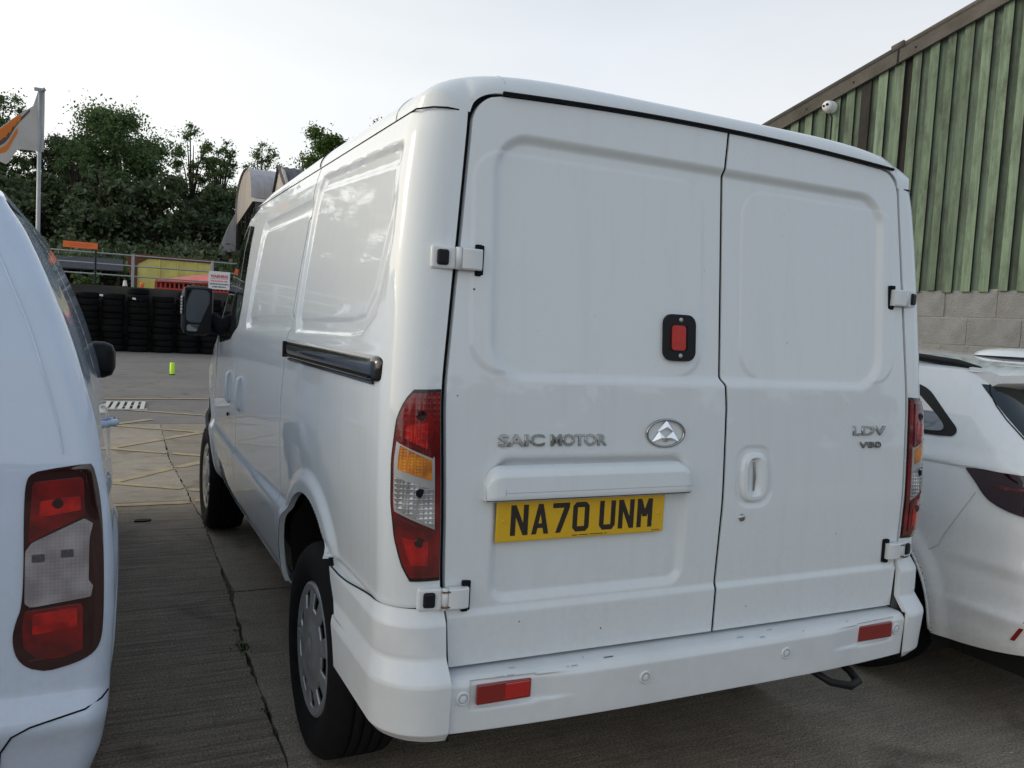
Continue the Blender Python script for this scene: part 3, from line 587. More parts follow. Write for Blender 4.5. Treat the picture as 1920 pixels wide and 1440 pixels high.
# short joints over the rear lip of the roof
for xj in (-.675, .715, -.80, .80):
    pj = []
    for d in np.linspace(0.0, .16 if abs(xj) < .75 else .10, 16):
        yy = ys0+d+(0 if abs(xj) < .75 else .008); wf = float(Wv(1.985))-.001; w_l = wf-RR+RR*math.sqrt(1-max(0, 1-d/RR)**2)
        if abs(xj) > w_l-.004: continue
        ax_ = abs(xj); k_2 = min(1, max(0, (ax_-.686)/.082)); bs = 1.990+(float(ztd(xj))+.007-1.990)*math.sqrt(1-k_2**2) if ax_ < .768 else 1.984
        fl = 1.984+(float(zr(yy))-1.984)*math.sqrt(max(0, 1-(ax_/wf)**5.5)); g2_ = min(1, d/.075); g2_ = math.sqrt(1-(1-g2_)**2); pj.append((xj, yy, bs*(1-g2_)+fl*g2_+.0003))
    if len(pj) > 3: MB().tube(pj, .0011, 5).build('roof_joint', 'shine_grey', van)
# dark inner box seen through the shut lines
MB().box(-.80, .80, .16, 2.3, .50, 1.95).build('cargo_box', 'seal', van)
MB().box(-.80, .80, .05, .2, .46, 1.0).build('door_seal', 'seal', van)
for sgn in (-1, 1):
    V = []
    zz = np.linspace(.50, 2.0, 24)
    for z in zz: V += [(sgn*(float(xg(z))-.025), float(yl_(z))+.018, z), (sgn*(float(xg(z))+.035), float(yl_(z))+.018, z)]
    mobj('door_seal', V, [(2*i, 2*i+1, 2*i+3, 2*i+2) for i in range(len(zz)-1)], 'seal', van)
V = []
for z in np.linspace(.5, 2.06, 24): V += [(-.02, float(yl_(z))+.0165-.0, z), (.10, float(yl_(z))+.0165, z)]
mobj('door_seal', V, [(2*i, 2*i+1, 2*i+3, 2*i+2) for i in range(23)], 'seal', van)
mobj('door_seal', [(-.78, .10, 2.0), (.78, .10, 2.0), (.72, .098, 2.062), (-.72, .098, 2.062)], [(0, 1, 2, 3)], 'seal', van)
# inner side walls behind seams
for sgn in (-1, 1):
    for ys, y0, y1 in ((seam1, -.007, .006), (seam2, -.006, .005), (seam3, -.006, .005)):
        V = []
        for z in np.linspace(.47, 1.35 if ys is seam3 else 1.96, 60):
            yv = float(ys(z))
            for d in (y0, y1):
                w = float(Wv(z))-float(taper(np.array(yv), np.array(z)))-.007+float(relief(np.array([[yv]]), np.array([[z]]))[0, 0]); V.append((sgn*w, yv+d, z))
        mobj('door_seal', V, [(2*i, 2*i+1, 2*i+3, 2*i+2) for i in range(59)], 'seal', van)
# rear doors
cxs = table([(.56, .037), (.74, .040), (1.0, .050), (1.25, .056), (1.315, .052), (1.332, .039), (1.94, .036), (1.99, .042), (2.05, .048)], .006)
def rear_relief(x, z):
    o = -.015*ss(sd_rrect(x, z, -.70, .70, 1.326, 1.945, .10), -.008, .020)
    o += .0024*ss(sd_rrect(x, z, -.76, -.030, 1.340, 1.900, .085), -.002, .005)
    o += .0020*ss(sd_rrect(x, z, .112, .76, 1.340, 1.902, .085), -.002, .005)
    o += -.014*ss(sd_rrect(x, z, -.688, -.082, .755, 1.128, .05), -.006, .022)
    o += .008*(1-ss(z, .724, .748))
    o += -.006*ss(sd_rrect(x, z, .098, .238, .966, 1.142, .05), -.006, .006)
    o += .006*(1-(x/.8)**2)
    return o
def door(name, left, **kw):
    nu, nv = 170, 300
    v = np.linspace(0, 1, nv); v = v; R_ = .075
    zb, ztm = .603, 2.04; zz = zb+(ztm-zb)*v
    outer = xg(np.minimum(zz, 1.99))-.007; k = np.clip((zz-(ztm-R_))/R_, 0, 1); arcd = R_*(1-np.sqrt(np.clip(1-k*k, 0, 1)))
    cx = cxs(zz)
    if left: a = -(outer-arcd); b = cx-.0048
    else: a = cx+.0048; b = outer-arcd+.003
    s = np.linspace(0, 1, nu)[:, None]; X = a[None]+(b-a)[None]*s; ZT = ztd(X); Z = zb+(ZT-zb)*v[None]
    O = rear_relief(X, Z); X, Z, O = [np.pad(q, 1, mode='edge') for q in (X, Z, O)]
    ed = (.02, .005) if left else (.005, .02)
    O[0] -= ed[0]; O[-1] -= ed[1]; O[:, 0] -= .02; O[:, -1] -= .02
    return gmesh(name, np.stack([X, yl_(Z)-O, Z], -1), 'white', van, **kw)
dL = door('rear_door', True, label='left rear door with number plate recess')
dR = door('rear_door', False, label='right rear door with white handle')
yd = lambda x, z: float(yl_(z)-rear_relief(np.array(float(x)), np.array(float(z))))
# rubber strip over the doors
V = []
xx = np.linspace(-.685, .735, 40)
MB().tube([(x, .075, float(ztd(x))+.007) for x in xx], .0048, 6).build('rubber_strip', 'seal', van)
# rear lamps
def lamp(sgn):
    body.sgn = sgn
    edge = table([(.82, .040), (.86, .064), (.93, .084), (1.02, .094), (1.12, .094), (1.22, .083), (1.27, .062), (1.30, .036)], .008)
    def tt(z, inset_r, inset_l): return body.t_of_x(xg(z)+.009, z)+inset_r, edge(z)-inset_l
    def patch(name, m, zl, zh, ir, il, off, par, bev=.003, n=26, **kw):
        u = np.linspace(0, 1, n)[:, None]; v = np.linspace(0, 1, n)[None, :]
        Z = zl[1]+(zh[1]-zl[1])*v+0*u
        for _ in range(3):
            a, b = tt(Z, ir, il); T = a+(b-a)*u; f = u
            lo = zl[1]+(zl[0]-zl[1])*f; hi = zh[1]+(zh[0]-zh[1])*f; Z = lo+(hi-lo)*v
        T, Z = np.pad(T, 1, mode='edge'), np.pad(Z, 1, mode='edge'); O = np.full(T.shape, off); O[0] = O[-1] = off-.012; O[:, 0] = O[:, -1] = off-.012
        return gmesh(name, body.pos(T, Z, O), m, par, flip=(sgn < 0), **kw)
    # (left edge z, right edge z)
    h = patch('rear_lamp', 'blackgloss', (.826, .826), (1.293, 1.296), 0, 0, .004, van)
    patch('red_housing', 'red', (.836, .836), (1.284, 1.288), .003, .006, .008, h)
    patch('brake_lens', 'red', (1.163, 1.128), (1.272, 1.276), .022, .018, .011, h)
    patch('lens_glow', 'redbright', (1.175, 1.150), (1.205, 1.215), .034, .030, .0125, h)
    patch('lens_frame', 'silver', (.998, .955), (1.166, 1.131), .018, .012, .0105, h)
    patch('indicator_lens', 'amber', (1.100, 1.075), (1.158, 1.124), .026, .022, .0125, h)
    patch('reverse_lens', 'clear', (1.004, .963), (1.082, 1.052), .020, .016, .0125, h)
    patch('fog_lens', 'red', (.850, .850), (.985, .945), .022, .016, .011, h)
    patch('lens_glow', 'redbright', (.868, .868), (.935, .925), .034, .024, .0125, h)
    for tz, zz_, rr__, mm_ in ((.030, 1.232, .012, 'reddark'), (.034, 1.045, .011, 'seal'), (.034, .925, .012, 'reddark')):
        tb = float(body.t_of_x(xg(zz_)+.009, zz_))+tz+.018; p = body.pos(np.array(tb), np.array(zz_), .0125)
        MB().lathe([(0, p[1]-.0016), (rr__, p[1]-.0010), (rr__*1.1, p[1]+.006)], 16, (p[0], 0, p[2]), 'y').build('bulb_shade', mm_, h)
    body.sgn = -1
lamp(-1); lamp(1)
# number plate and its lamp housing
MB().bbox(-.679, -.159, -.007, .001, .909, 1.020, .004).build('number_plate', 'plate', van, label='yellow number plate reading NA70 UNM')
plate = [o for o in van.children if o.name.startswith('number_plate')][0]
def glyph(ch):
    # outlines in a 50 x 79 mm cell
    P = []
    q = lambda *p: P.append(list(p))
    if ch == 'N': q((0, 0), (14, 0), (14, 79), (0, 79)); q((36, 0), (50, 0), (50, 79), (36, 79)); q((0, 79), (14, 79), (50, 0), (36, 0))
    if ch == 'M': q((0, 0), (14, 0), (14, 79), (0, 79)); q((36, 0), (50, 0), (50, 79), (36, 79)); q((0, 79), (14, 79), (32, 30), (18, 30)); q((36, 79), (50, 79), (32, 30), (18, 30))
    if ch == 'U': q((0, 12), (14, 14), (14, 79), (0, 79)); q((36, 14), (50, 12), (50, 79), (36, 79)); q((0, 12), (10, 0), (40, 0), (50, 12), (36, 14), (14, 14))
    if ch == 'A': q((0, 0), (14, 0), (30, 79), (18, 79)); q((36, 0), (50, 0), (32, 79), (20, 79)); q((9, 16), (41, 16), (38, 28), (12, 28))
    if ch == '7': q((0, 66), (50, 66), (50, 79), (0, 79)); q((10, 0), (25, 0), (50, 66), (34, 66))
    if ch == '0': q((0, 10), (14, 14), (14, 65), (0, 69)); q((36, 14), (50, 10), (50, 69), (36, 65)); q((0, 10), (10, 0), (40, 0), (50, 10), (36, 14), (14, 14)); q((0, 69), (14, 65), (36, 65), (50, 69), (40, 79), (10, 79))
    return P
cxp = 40.0
b = MB()
for w in ('NA70', 'UNM'):
    for ch in w:
        for i, poly in enumerate(glyph(ch)):
            h = .0078+.00006*i
            b.prism(poly, 0.0, h, lambda a, c, hh, cxp=cxp: (-.679+(cxp+a)/1000, -hh, .909+(17+c)/1000))
        cxp += 61
    cxp += 22
b.build('plate_characters', 'ink', plate)
b = MB()
for i in range(26):
    if i in (4, 12, 23): continue
    x = -.455+i*.0042; b.box(x, x+.0028, -.0077, -.006, .9155, .9180)
for i in range(8): b.box(-.20+i*.0035, -.1975+i*.0035, -.0077, -.006, .9155, .9172)
b.build('plate_small_print', 'ink', plate)
for x in (-.658, -.180): MB().lathe([(0, -.0095), (.0035, -.0095), (.005, -.007)], 12, (x, 0, .964), 'y').build('plate_screw', 'plate', plate)
# housing over the plate: rounded ledge
n = 30; X = np.linspace(-.716, -.078, 60)[:, None]; k = np.linspace(0, 1, n)[None, :]
prof_y = np.interp(k, [0, .12, .3, .8, .93, 1.0], [.005, -.018, -.030, -.036, -.034, -.004]); prof_z = np.interp(k, [0, .05, .22, .85, 1.0, 1.0], [1.106, 1.104, 1.092, 1.030, 1.020, 1.020])
e_ = np.minimum((X+.716)/.045, (-.078-X)/.045).clip(0, 1); ez = np.sqrt(1-(1-e_)**2)
PZ = 1.020+(prof_z-1.020)*(.45+.55*ez); PY = np.where(prof_y < 0, prof_y*(.55+.45*ez), prof_y)
gmesh('plate_lamp_housing', np.stack([X+0*k, PY, PZ], -1), 'white', van)
mobj('plate_lamp_housing', [(-.716, .01, 1.020), (-.716, -.016, 1.020), (-.078, -.016, 1.020), (-.078, .01, 1.020), (-.70, -.033, 1.0205), (-.094, -.033, 1.0205)], [(0, 1, 2, 3), (1, 4, 5, 2)], 'white', van)
for x in (-.716, -.078): mobj('plate_lamp_housing', [(x, .01, 1.020), (x, -.018, 1.020), (x, -.015, 1.055), (x, .01, 1.06)], [(0, 1, 2, 3)], 'white', van)
MB().tube([(-.670, -.0345, 1.052), (-.670, -.0365, 1.036)], .0007, 4).tube([(-.670, -.0352, 1.0425), (-.085, -.0352, 1.0425)], .0008, 4).build('housing_joint', 'shine_grey', van)
# chrome lettering and badge
text_mesh('maker_lettering', 'SAIC', -.678, -.545, 1.153, 1.185, lambda z: yd(-.6, z)+.001, .006, 'chrome', van, off=.03)
text_mesh('maker_lettering', 'MOTOR', -.528, -.356, 1.153, 1.185, lambda z: yd(-.45, z)+.001, .006, 'chrome', van, off=.03)
text_mesh('model_lettering', 'LDV', .575, .727, 1.172, 1.203, lambda z: yd(.65, z)+.001, .007, 'chrome', van, off=.02)
text_mesh('model_lettering', 'V80', .600, .705, 1.131, 1.152, lambda z: yd(.65, z)+.001, .006, 'chrome', van, off=.04)
bc = (-.163, 1.185); yb0 = yd(*bc)
badge = MB()
ring = [(bc[0]+.0635*math.cos(a), yb0-.004, bc[1]+.0375*math.sin(a)) for a in np.linspace(0, 2*PI, 49)]
badge.tube(ring, .0040, 8, False); badge.build('badge', 'chrome', van, True)
badge_o = [o for o in van.children if o.name.startswith('badge')][0]
def facet(pts):
    # pts: (u,v,h)
    return [(bc[0]+u*.0635, yb0-.003-h*.007, bc[1]+v*.0375) for u, v, h in pts]
b = MB()
for sx in (-1, 1):
    b.add(facet([(0, .97, .3), (0, .50, 1), (sx*.38, .14, .3), (sx*.2, .45, 0)][:3]), [(0, 1, 2)])
    b.add(facet([(0, .97, .3), (sx*.38, .14, .3), (sx*.46, .12, -.3), (0, .99, -.3)]), [(0, 1, 2, 3)])
    b.add(facet([(0, .50, 1), (sx*.38, .14, .3), (sx*.30, .10, -.3), (0, .38, -.3)]), [(0, 1, 2, 3)])
    b.add(facet([(sx*.38, .14, .3), (sx*.74, -.66, .3), (sx*.30, -.34, 1)]), [(0, 1, 2)])
    b.add(facet([(sx*.38, .14, .3), (sx*.30, -.34, 1), (0, -.36, .3)]), [(0, 1, 2)])
    b.add(facet([(sx*.30, -.34, 1), (0, -.70, .3), (0, -.36, .3)]), [(0, 1, 2)])
    b.add(facet([(sx*.30, -.34, 1), (sx*.74, -.66, .3), (sx*.25, -.50, 0), (0, -.70, .3)]), [(0, 1, 2, 3)])
    b.add(facet([(sx*.38, .14, .3), (sx*.76, -.68, -.3), (sx*.74, -.66, .3)]), [(0, 1, 2)])
b.build('badge_star', 'star', badge_o)
# reflector / high brake lamp on the left door
yq = yd(-.114, 1.45)
hb = MB().prism(rrect(-.169, -.060, 1.387, 1.518, .028), 0, .012, lambda a, c, h: (a, yl_(c)+.010-h-.003, c)).build('door_reflector', 'blackplastic', van)
MB().prism(rrect(-.146, -.098, 1.417, 1.487, .010), 0, .003, lambda a, c, h: (a, yl_(c)-.0055-h, c)).build('reflector_lens', 'doorred', hb)
MB().prism(rrect(-.100, -.090, 1.417, 1.487, .004), 0, .001, lambda a, c, h: (a, yl_(c)-.0055-h, c)).build('lens_recess', 'seal', hb)
for z in (1.402, 1.503): MB().lathe([(0, -.009), (.0055, -.008), (.0065, -.003)], 14, (-.114, float(yl_(z)), z), 'y').build('screw', 'shine_grey', hb, True)
for x, z, r_ in ((-.752, 1.545, .003), (-.79, 1.28, .002), (.30, 1.455, .0018), (-.60, .70, .0022), (.52, .86, .002), (-.35, .655, .0025), (.16, .665, .002)):
    MB().lathe([(0, yd(x, z)-.0006), (r_, yd(x, z)-.0003), (r_*1.1, yd(x, z)+.002)], 8, (x, 0, z), 'y').build('stone_chip', 'dirtline', van)
# handle and lock on the right door
hx, hz = .166, 1.053
U = np.linspace(0, 2*PI, 65)[:-1]
def sup(a, rx, rz, p=2.8): return (rx*np.sign(np.cos(a))*np.abs(np.cos(a))**(2/p), rz*np.sign(np.sin(a))*np.abs(np.sin(a))**(2/p))
rings = [(.053, .074, .000), (.052, .0735, -.008), (.046, .067, -.014), (.034, .058, -.0155), (.022, .054, -.010), (.013, .050, -.002), (.010, .047, .006)]
P = []
for rx, rz, y in rings:
    x, z = sup(np.append(U, U[0]), rx, rz); sh = .004 if rx < .03 else 0
    P.append(np.stack([hx+x-sh, yl_(hz+z)+y, hz+z], -1))
gmesh('door_handle', np.array(P), 'white', van)
dh = [o for o in van.children if o.name.startswith('door_handle')][0]
MB().prism([(hx-.004+x, hz+z) for x, z in zip(*sup(U, .011, .049))], 0, .001, lambda a, c, h: (a, yl_(c)+.005-h, c)).build('handle_slot', 'seal', dh)
MB().tube([(hx+.003, yd(hx, hz-.04)-.001, hz-.042), (hx+.004, yd(hx, hz)-.004, hz), (hx+.003, yd(hx, hz+.04)-.001, hz+.042)], .0035, 8).build('handle_lever', 'chrome', dh)
MB().lathe([(0, -.006), (.009, -.006), (.012, -.001), (.012, .004)], 20, (.125, yd(.125, .933), .933), 'y').build('door_lock', 'chrome', van, True)
# hinges
def hinge(sgn, z, rusty=False):
    H = .056
    x0, x1 = float(xg(z))+.068, float(xg(z))-.062; y = float(yl_(z))-.001
    h = empty('door_hinge'); h.parent = van
    f = (lambda a: a*sgn)
    def bb(xa, xb, ya, yb_, za, zb, b, name, m, par=h, rot=0.0):
        xa, xb = sorted((sgn*xa, sgn*xb)); o = MB().bbox(xa, xb, ya, yb_, za, zb, b).build(name, m, par); return o
    pv = Matrix.Translation((sgn*(x0-.064), y-.004, 0)) @ Matrix.Rotation(sgn*math.radians(9 if sgn < 0 else 16), 4, 'Z') @ Matrix.Translation((-sgn*(x0-.064), -y+.004, 0))
    bp_ = MB().bbox(*sorted((sgn*(x0), sgn*(x0-.062))), y-.017, y+.014, z-H/2, z+H/2, .006, pv).build('hinge_plate', 'bumper', h)
    MB().bbox(*sorted((sgn*(x0-.014), sgn*(x0-.044))), y-.025, y-.012, z-.019, z+.019, .006, pv).build('hinge_cap', 'blackplastic', h)
    MB().tube([(sgn*(x0-.068), y-.014, z-H/2+.001), (sgn*(x0-.068), y-.014, z+H/2-.001)], .0085, 12).build('hinge_pin', 'bumper', h, True)
    MB().box(*sorted((sgn*(x0-.076), sgn*(x0-.084))), y-.018, y+.01, z-.017, z+.017).build('hinge_gap', 'dirtline' if rusty else 'seal', h)
    # strap curving onto the door
    xs_ = np.linspace(x0-.075, x1+.002, 14); k = np.linspace(0, 1, 14)
    ys_ = y-.020+.000*k-.004*np.sin(k*PI)
    P = np.array([[(sgn*xx_, yy_, z-H/2*.93), (sgn*xx_, yy_-.003, z-H/2*.80), (sgn*xx_, yy_-.003, z+H/2*.80), (sgn*xx_, yy_, z+H/2*.93)] for xx_, yy_ in zip(xs_, ys_)])
    P = np.concatenate([P[:1]+[0, .025, 0], P, P[-1:]+np.array([0, .025, 0])], 0)
    P = np.concatenate([P[:, :1]+[0, .02, 0], P, P[:, -1:]+[0, .02, 0]], 1)
    gmesh('hinge_strap', P, 'bumper', h)
    b = MB(); xa, xb = x1-.002, x1+.012
    b.bbox(*sorted((sgn*(x1-.010), sgn*(x1))), y-.006, y+.012, z-H/2-.010, z+H/2+.010, .003)
    b.bbox(*sorted((sgn*(x1-.002), sgn*(x1+.014))), y-.010, y+.012, z+H/2-.002, z+H/2+.011, .002)
    b.bbox(*sorted((sgn*(x1-.002), sgn*(x1+.014))), y-.010, y+.012, z-H/2-.011, z-H/2+.002, .002)
    b.build('hinge_rubber', 'seal', h)
    if rusty:
        b = MB()
        for dz in (-.019, .019): b.bbox(*sorted((sgn*(x0-.058), sgn*(x0-.080))), y-.024, y-.010, z+dz-.002, z+dz+.002, .001)
        b.build('rust_mark', 'dirtline', h)
hinge(-1, 1.617); hinge(1, 1.622); hinge(-1, .781, True); hinge(1, .789, True)
# rear bumper
Wb = table([(.40, .930), (.440, .950), (.462, .968), (.580, .976), (.590, .974), (.634, .962), (.641, .961), (.716, .965), (.722, .964), (.752, .955), (.760, .954)], .0012)
Yb = table([(.40, -.035), (.440, -.050), (.462, -.066), (.580, -.072), (.590, -.069), (.634, -.032), (.641, -.030), (.716, -.026), (.722, -.024), (.752, -.006), (.760, -.004)], .0012)
bsh = Shell(Wb, Yb, lambda z: np.interp(z, [.43, .58, .65], [.145, .145, .120]))
for sgn in (-1, 1):
    bsh.sgn = sgn; nz_ = 150; zz = np.linspace(.438, .756, nz_)
    t0 = bsh.t_of_x(.806+.004*ss(zz, .60, .74), zz)
    yend = ARC[0]-np.sqrt(np.clip((ARC[2]+.012)**2-(zz-ARC[1])**2, 0.02, 9))
    t1 = bsh.t_of_y(yend, zz); T = t0[:, None]+(t1-t0)[:, None]*np.linspace(0, 1, 110)[None]; Z = zz[:, None]+0*T
    Z = Z-.034*ss(T, .12, .55)*ss(Z, .60, .64)
    O = np.zeros_like(T); T, Z, O = [np.pad(q, 1, mode='edge') for q in (T, Z, O)]; O[:, 0] -= .02; O[:, -1] -= .03; O[0] -= .02; O[-1] -= .02
    gmesh('bumper_corner', bsh.pos(T, Z, O), 'bumper', van, flip=(sgn < 0))
    MB().tube([tuple(v) for v in bsh.pos(T[-2, 1:-1:3], Z[-2, 1:-1:3]+.0015, -.004)], .0026, 5).build('bumper_seam', 'seal', van)
bsh.sgn = -1
X = np.linspace(-.803, .803, 260)[:, None]; k = np.linspace(0, 1, 60)[None, :]
kk = [0, .06, .12, .62, .70, .76, 1.0]
py = np.interp(k, kk, [-.030, -.055, -.083, -.089, -.080, -.066, .045]); pz = np.interp(k, kk, [.432, .440, .455, .572, .586, .591, .594])
py = py+.028*(np.abs(X)/.8)**3+0*X; pz = pz+0*X
for sx in (-1, 1):
    m_ = ss(sd_rrect(X*sx, pz, .572, .752, .512, .583, .008), -.004, .004); ramp = ss(X*sx, .44, .58)*ss(pz, .512, .520)*(1-ss(pz, .575, .583))*(X*sx < .66)
    py = py+np.maximum(m_, ramp*.9)*.010
gmesh('rear_bumper', np.stack([X+0*k, py, pz], -1), 'bumper', van, label='white rear bumper with red reflectors and parking sensors')
rb = [o for o in van.children if o.name.startswith('rear_bumper')][0]
for x in (-.8045, .8045):
    MB().box(x-.0018, x+.0018, -.059, .03, .438, .592).build('bumper_joint', 'seal', rb)
for sx in (-1, 1):
    xa, xb = sorted((sx*.586, sx*.736)); yy = -.089+.028*(.66/.8)**3
    MB().bbox(xa, xb, yy+.003, yy+.014, .523, .573, .003).build('reflector', 'reddish', rb)
    if sx < 0: MB().bbox(-.660, xb-.004, yy+.002, yy+.013, .527, .569, .003).build('reflector_lens', 'reddish2', rb)
for x, z in ((-.771, .543), (-.246, .534), (.262, .536), (.762, .545)):
    yy = -.0885+.028*(abs(x)/.8)**3
    s_ = MB().lathe([(0, yy-.003), (.0085, yy-.003), (.0100, yy-.002), (.0105, yy+.0004), (.0125, yy+.0004), (.0130, yy-.0035), (.0175, yy-.002), (.0185, yy+.003)], 28, (x, 0, z), 'y').build('parking_sensor', 'bumper', rb, True)
    MB().lathe([(.0102, yy-.0034), (.0116, yy-.0034)], 28, (x, 0, z), 'y').build('sensor_ring', 'shine_grey', s_)
b = MB()
for i in range(14):
    x = random.uniform(-.7, .7); L = random.uniform(.004, .03); y = random.choice([-.074, -.06, -.05, -.04]); z = .5925 if y > -.07 else .5895
    b.box(x, x+L, y, y+random.uniform(.001, .003), z, z+.0015)
b.build('scuff_mark', 'shine_grey', rb)
# chassis underneath, floor and tow eye
MB().bbox(-.80, .80, .02, 4.6, .40, .49, .02).build('underbody', 'under', van)
MB().bbox(-.45, -.36, .35, 4.4, .36, .44, .01).build('chassis_rail', 'under', van); MB().bbox(.36, .45, .35, 4.4, .36, .44, .01).build('chassis_rail', 'under', van)
MB().tube([(-.7, .86, .34), (.7, .86, .34)], .05, 12).build('rear_axle', 'under', van)
MB().tube([(.56, -.02, .445), (.57, -.06, .428), (.555, -.105, .415), (.51, -.118, .412), (.455, -.09, .42), (.43, -.04, .438), (.43, .0, .45)], [.011, .012, .013, .013, .012, .011, .010], 10).build('tow_eye', 'blackplastic', van, True)
# arch liners
for sgn in (-1, 1):
    for arc in (ARC, ARF):
        a = np.linspace(.0, PI-(math.asin(.29/.42) if arc is ARC else 0), 50)[:, None]
        xs_ = np.array([.0, .018, .03, .32]); rr_ = np.array([arc[2]+.0005, arc[2]-.002, arc[2]+.002, arc[2]+.03])
        Y = arc[0]+rr_*np.cos(a); Z = arc[1]+rr_*np.sin(a); Z = np.maximum(Z, .40)
        X = Wv(np.clip(arc[1]+arc[2]*np.sin(a), .45, 1.9))-taper(Y, Z)+.014-xs_
        gmesh('arch_lip', np.stack([sgn*X, Y, Z], -1)[:, :2], 'white', van)
        a = np.linspace(-.12, PI+.12, 50)[:, None]; Y = arc[0]+rr_*np.cos(a); Z = np.maximum(arc[1]+rr_*np.sin(a), .40); X = Wv(np.clip(arc[1]+arc[2]*np.sin(a), .45, 1.9))-taper(Y, Z)-xs_-.01
        gmesh('arch_liner', np.stack([sgn*X, Y, Z], -1)[:, 1:], 'under', van)
        MB().box(*sorted((sgn*.60, sgn*.62)), arc[0]-.47, arc[0]+.47, .3, .95).build('arch_liner', 'under', van)
# sill strip
for sgn in (-1, 1):
    V = []
    for y in np.linspace(1.24, 3.5, 20): V += [(sgn*(.922-float(taper(np.array(y), np.array(.5)))), y, .452), (sgn*.88, y, .438)]
    mobj('sill', V, [(2*i, 2*i+1, 2*i+3, 2*i+2) for i in range(19)], 'white', van)
for sgn in (-1, 1): MB().tube([(sgn*(.918-float(taper(np.array(y), np.array(.5)))), y, .446) for y in np.linspace(1.26, 3.5, 16)], .0045, 6).build('sill_edge', 'white', van)
# side rail of the sliding door
for sgn in (-1, 1):
    y0, y1 = .115, 1.235; n = 40; Y = np.concatenate([y0+.05*(1-np.cos(np.linspace(0, PI/2, 10))), np.linspace(y0+.05, y1, n)[1:]])
    kx = np.array([0, .35, .62, .8, .92, 1.0]); P = []
    for y in Y:
        e_ = min(1, (y-y0)/.05); s_ = math.sqrt(max(0, 1-(1-e_)**2)); hh = .034*(.55+.45*s_); dd = .026*s_; zc = 1.333
        a = np.linspace(PI/2, -PI/2, 12); w = float(Wv(zc))
        P.append([(sgn*(w-.004+dd*max(0, math.cos(q))**.6), y, zc+hh*math.sin(q)) for q in a])
    P = np.array(P); gmesh('sliding_door_rail', P, 'blackgloss', van)
    rl = [o for o in van.children if o.name.startswith('sliding_door_rail')][-1]
    MB().box(*sorted((sgn*.945, sgn*(.966))), .17, 1.24, 1.292, 1.299).build('rail_lip', 'blackgloss', rl)
    MB().box(*sorted((sgn*.962, sgn*(.9815))), .16, 1.236, 1.3085, 1.3125).build('rail_groove', 'seal', rl)
    MB().box(*sorted((sgn*.948, sgn*.984)), 1.232, 1.25, 1.302, 1.36).build('rail_end', 'blackplastic', rl)
# side door handles
for sgn in (-1, 1):
    for y, par in ((2.39, 'sliding'), (2.79, 'front')):
        w = .966-float(taper(np.array(y), np.array(1.05)))
        MB().tube([(sgn*(w-.006), y, 1.14), (sgn*(w+.008), y, 1.125), (sgn*(w+.013), y+.004, 1.05), (sgn*(w+.008), y, .985), (sgn*(w-.006), y, .970)], [.008, .010, .010, .010, .008], 10).build('side_handle', 'white', van, True)
    MB().lathe([(0, sgn*.97), (.009, sgn*.968), (.010, sgn*.955)], 14, (sgn*-.006, 2.85, .90), 'x').build('door_lock', 'seal', van, True)
# front door glass
def glass_poly(poly, sgn, name, m, off=.004, n=46):
    y0, y1 = min(p[0] for p in poly), max(p[0] for p in poly); z0, z1 = min(p[1] for p in poly), max(p[1] for p in poly)
    # rows between the lower and upper edge of the polygon at each y
    Y = np.linspace(y0+.001, y1-.001, n); P = []
    for y in Y:
        zs = []
        for i in range(len(poly)):
            a, b = poly[i], poly[(i+1) % len(poly)]
            if (a[0]-y)*(b[0]-y) < 0: zs.append(a[1]+(b[1]-a[1])*(y-a[0])/(b[0]-a[0]))
        lo, hi = min(zs), max(zs); row = []
        for v in np.linspace(0, 1, 14):
            z = lo+(hi-lo)*v; w = float(Wv(z))-float(taper(np.array(y), np.array(z)))+off; row.append((sgn*w, y, z))
        P.append(row)
    return gmesh(name, np.array(P), m, van, flip=(sgn > 0))
win = [(2.44, 1.885), (2.48, 1.70), (2.52, 1.50), (2.60, 1.375), (2.85, 1.31), (3.40, 1.27), (3.44, 1.33), (3.15, 1.56), (2.98, 1.69), (2.78, 1.83), (2.62, 1.90)]
for sgn in (-1, 1): glass_poly(win, sgn, 'door_window', 'glass')
# windscreen, bonnet, nose
def zfront(y): return np.interp(y, [2.6, 2.8, 3.0, 3.2, 3.45, 3.7, 4.0, 4.5, 4.9, 5.0], [1.97, 1.87, 1.73, 1.58, 1.42, 1.25, 1.17, 1.04, .88, .78])
for nm, ya, yb_, m in (('windscreen', 2.60, 3.58, 'glass'), ('bonnet', 3.58, 4.97, 'white')):
    Y = np.linspace(ya, yb_, 30)[:, None]; U = np.linspace(-1, 1, 30)[None, :]
    w = Wv(np.minimum(zfront(Y), 1.9))-taper(Y, zfront(Y))-.005
    gmesh(nm, np.stack([w*U, Y+0*U, zfront(Y)+.03*(1-U**4)-.01], -1), m, van)
mobj('front_grille', [(-.62, 4.96, .40), (.62, 4.96, .40), (.62, 4.96, .82), (-.62, 4.96, .82)], [(0, 1, 2, 3)], 'blackplastic', van)
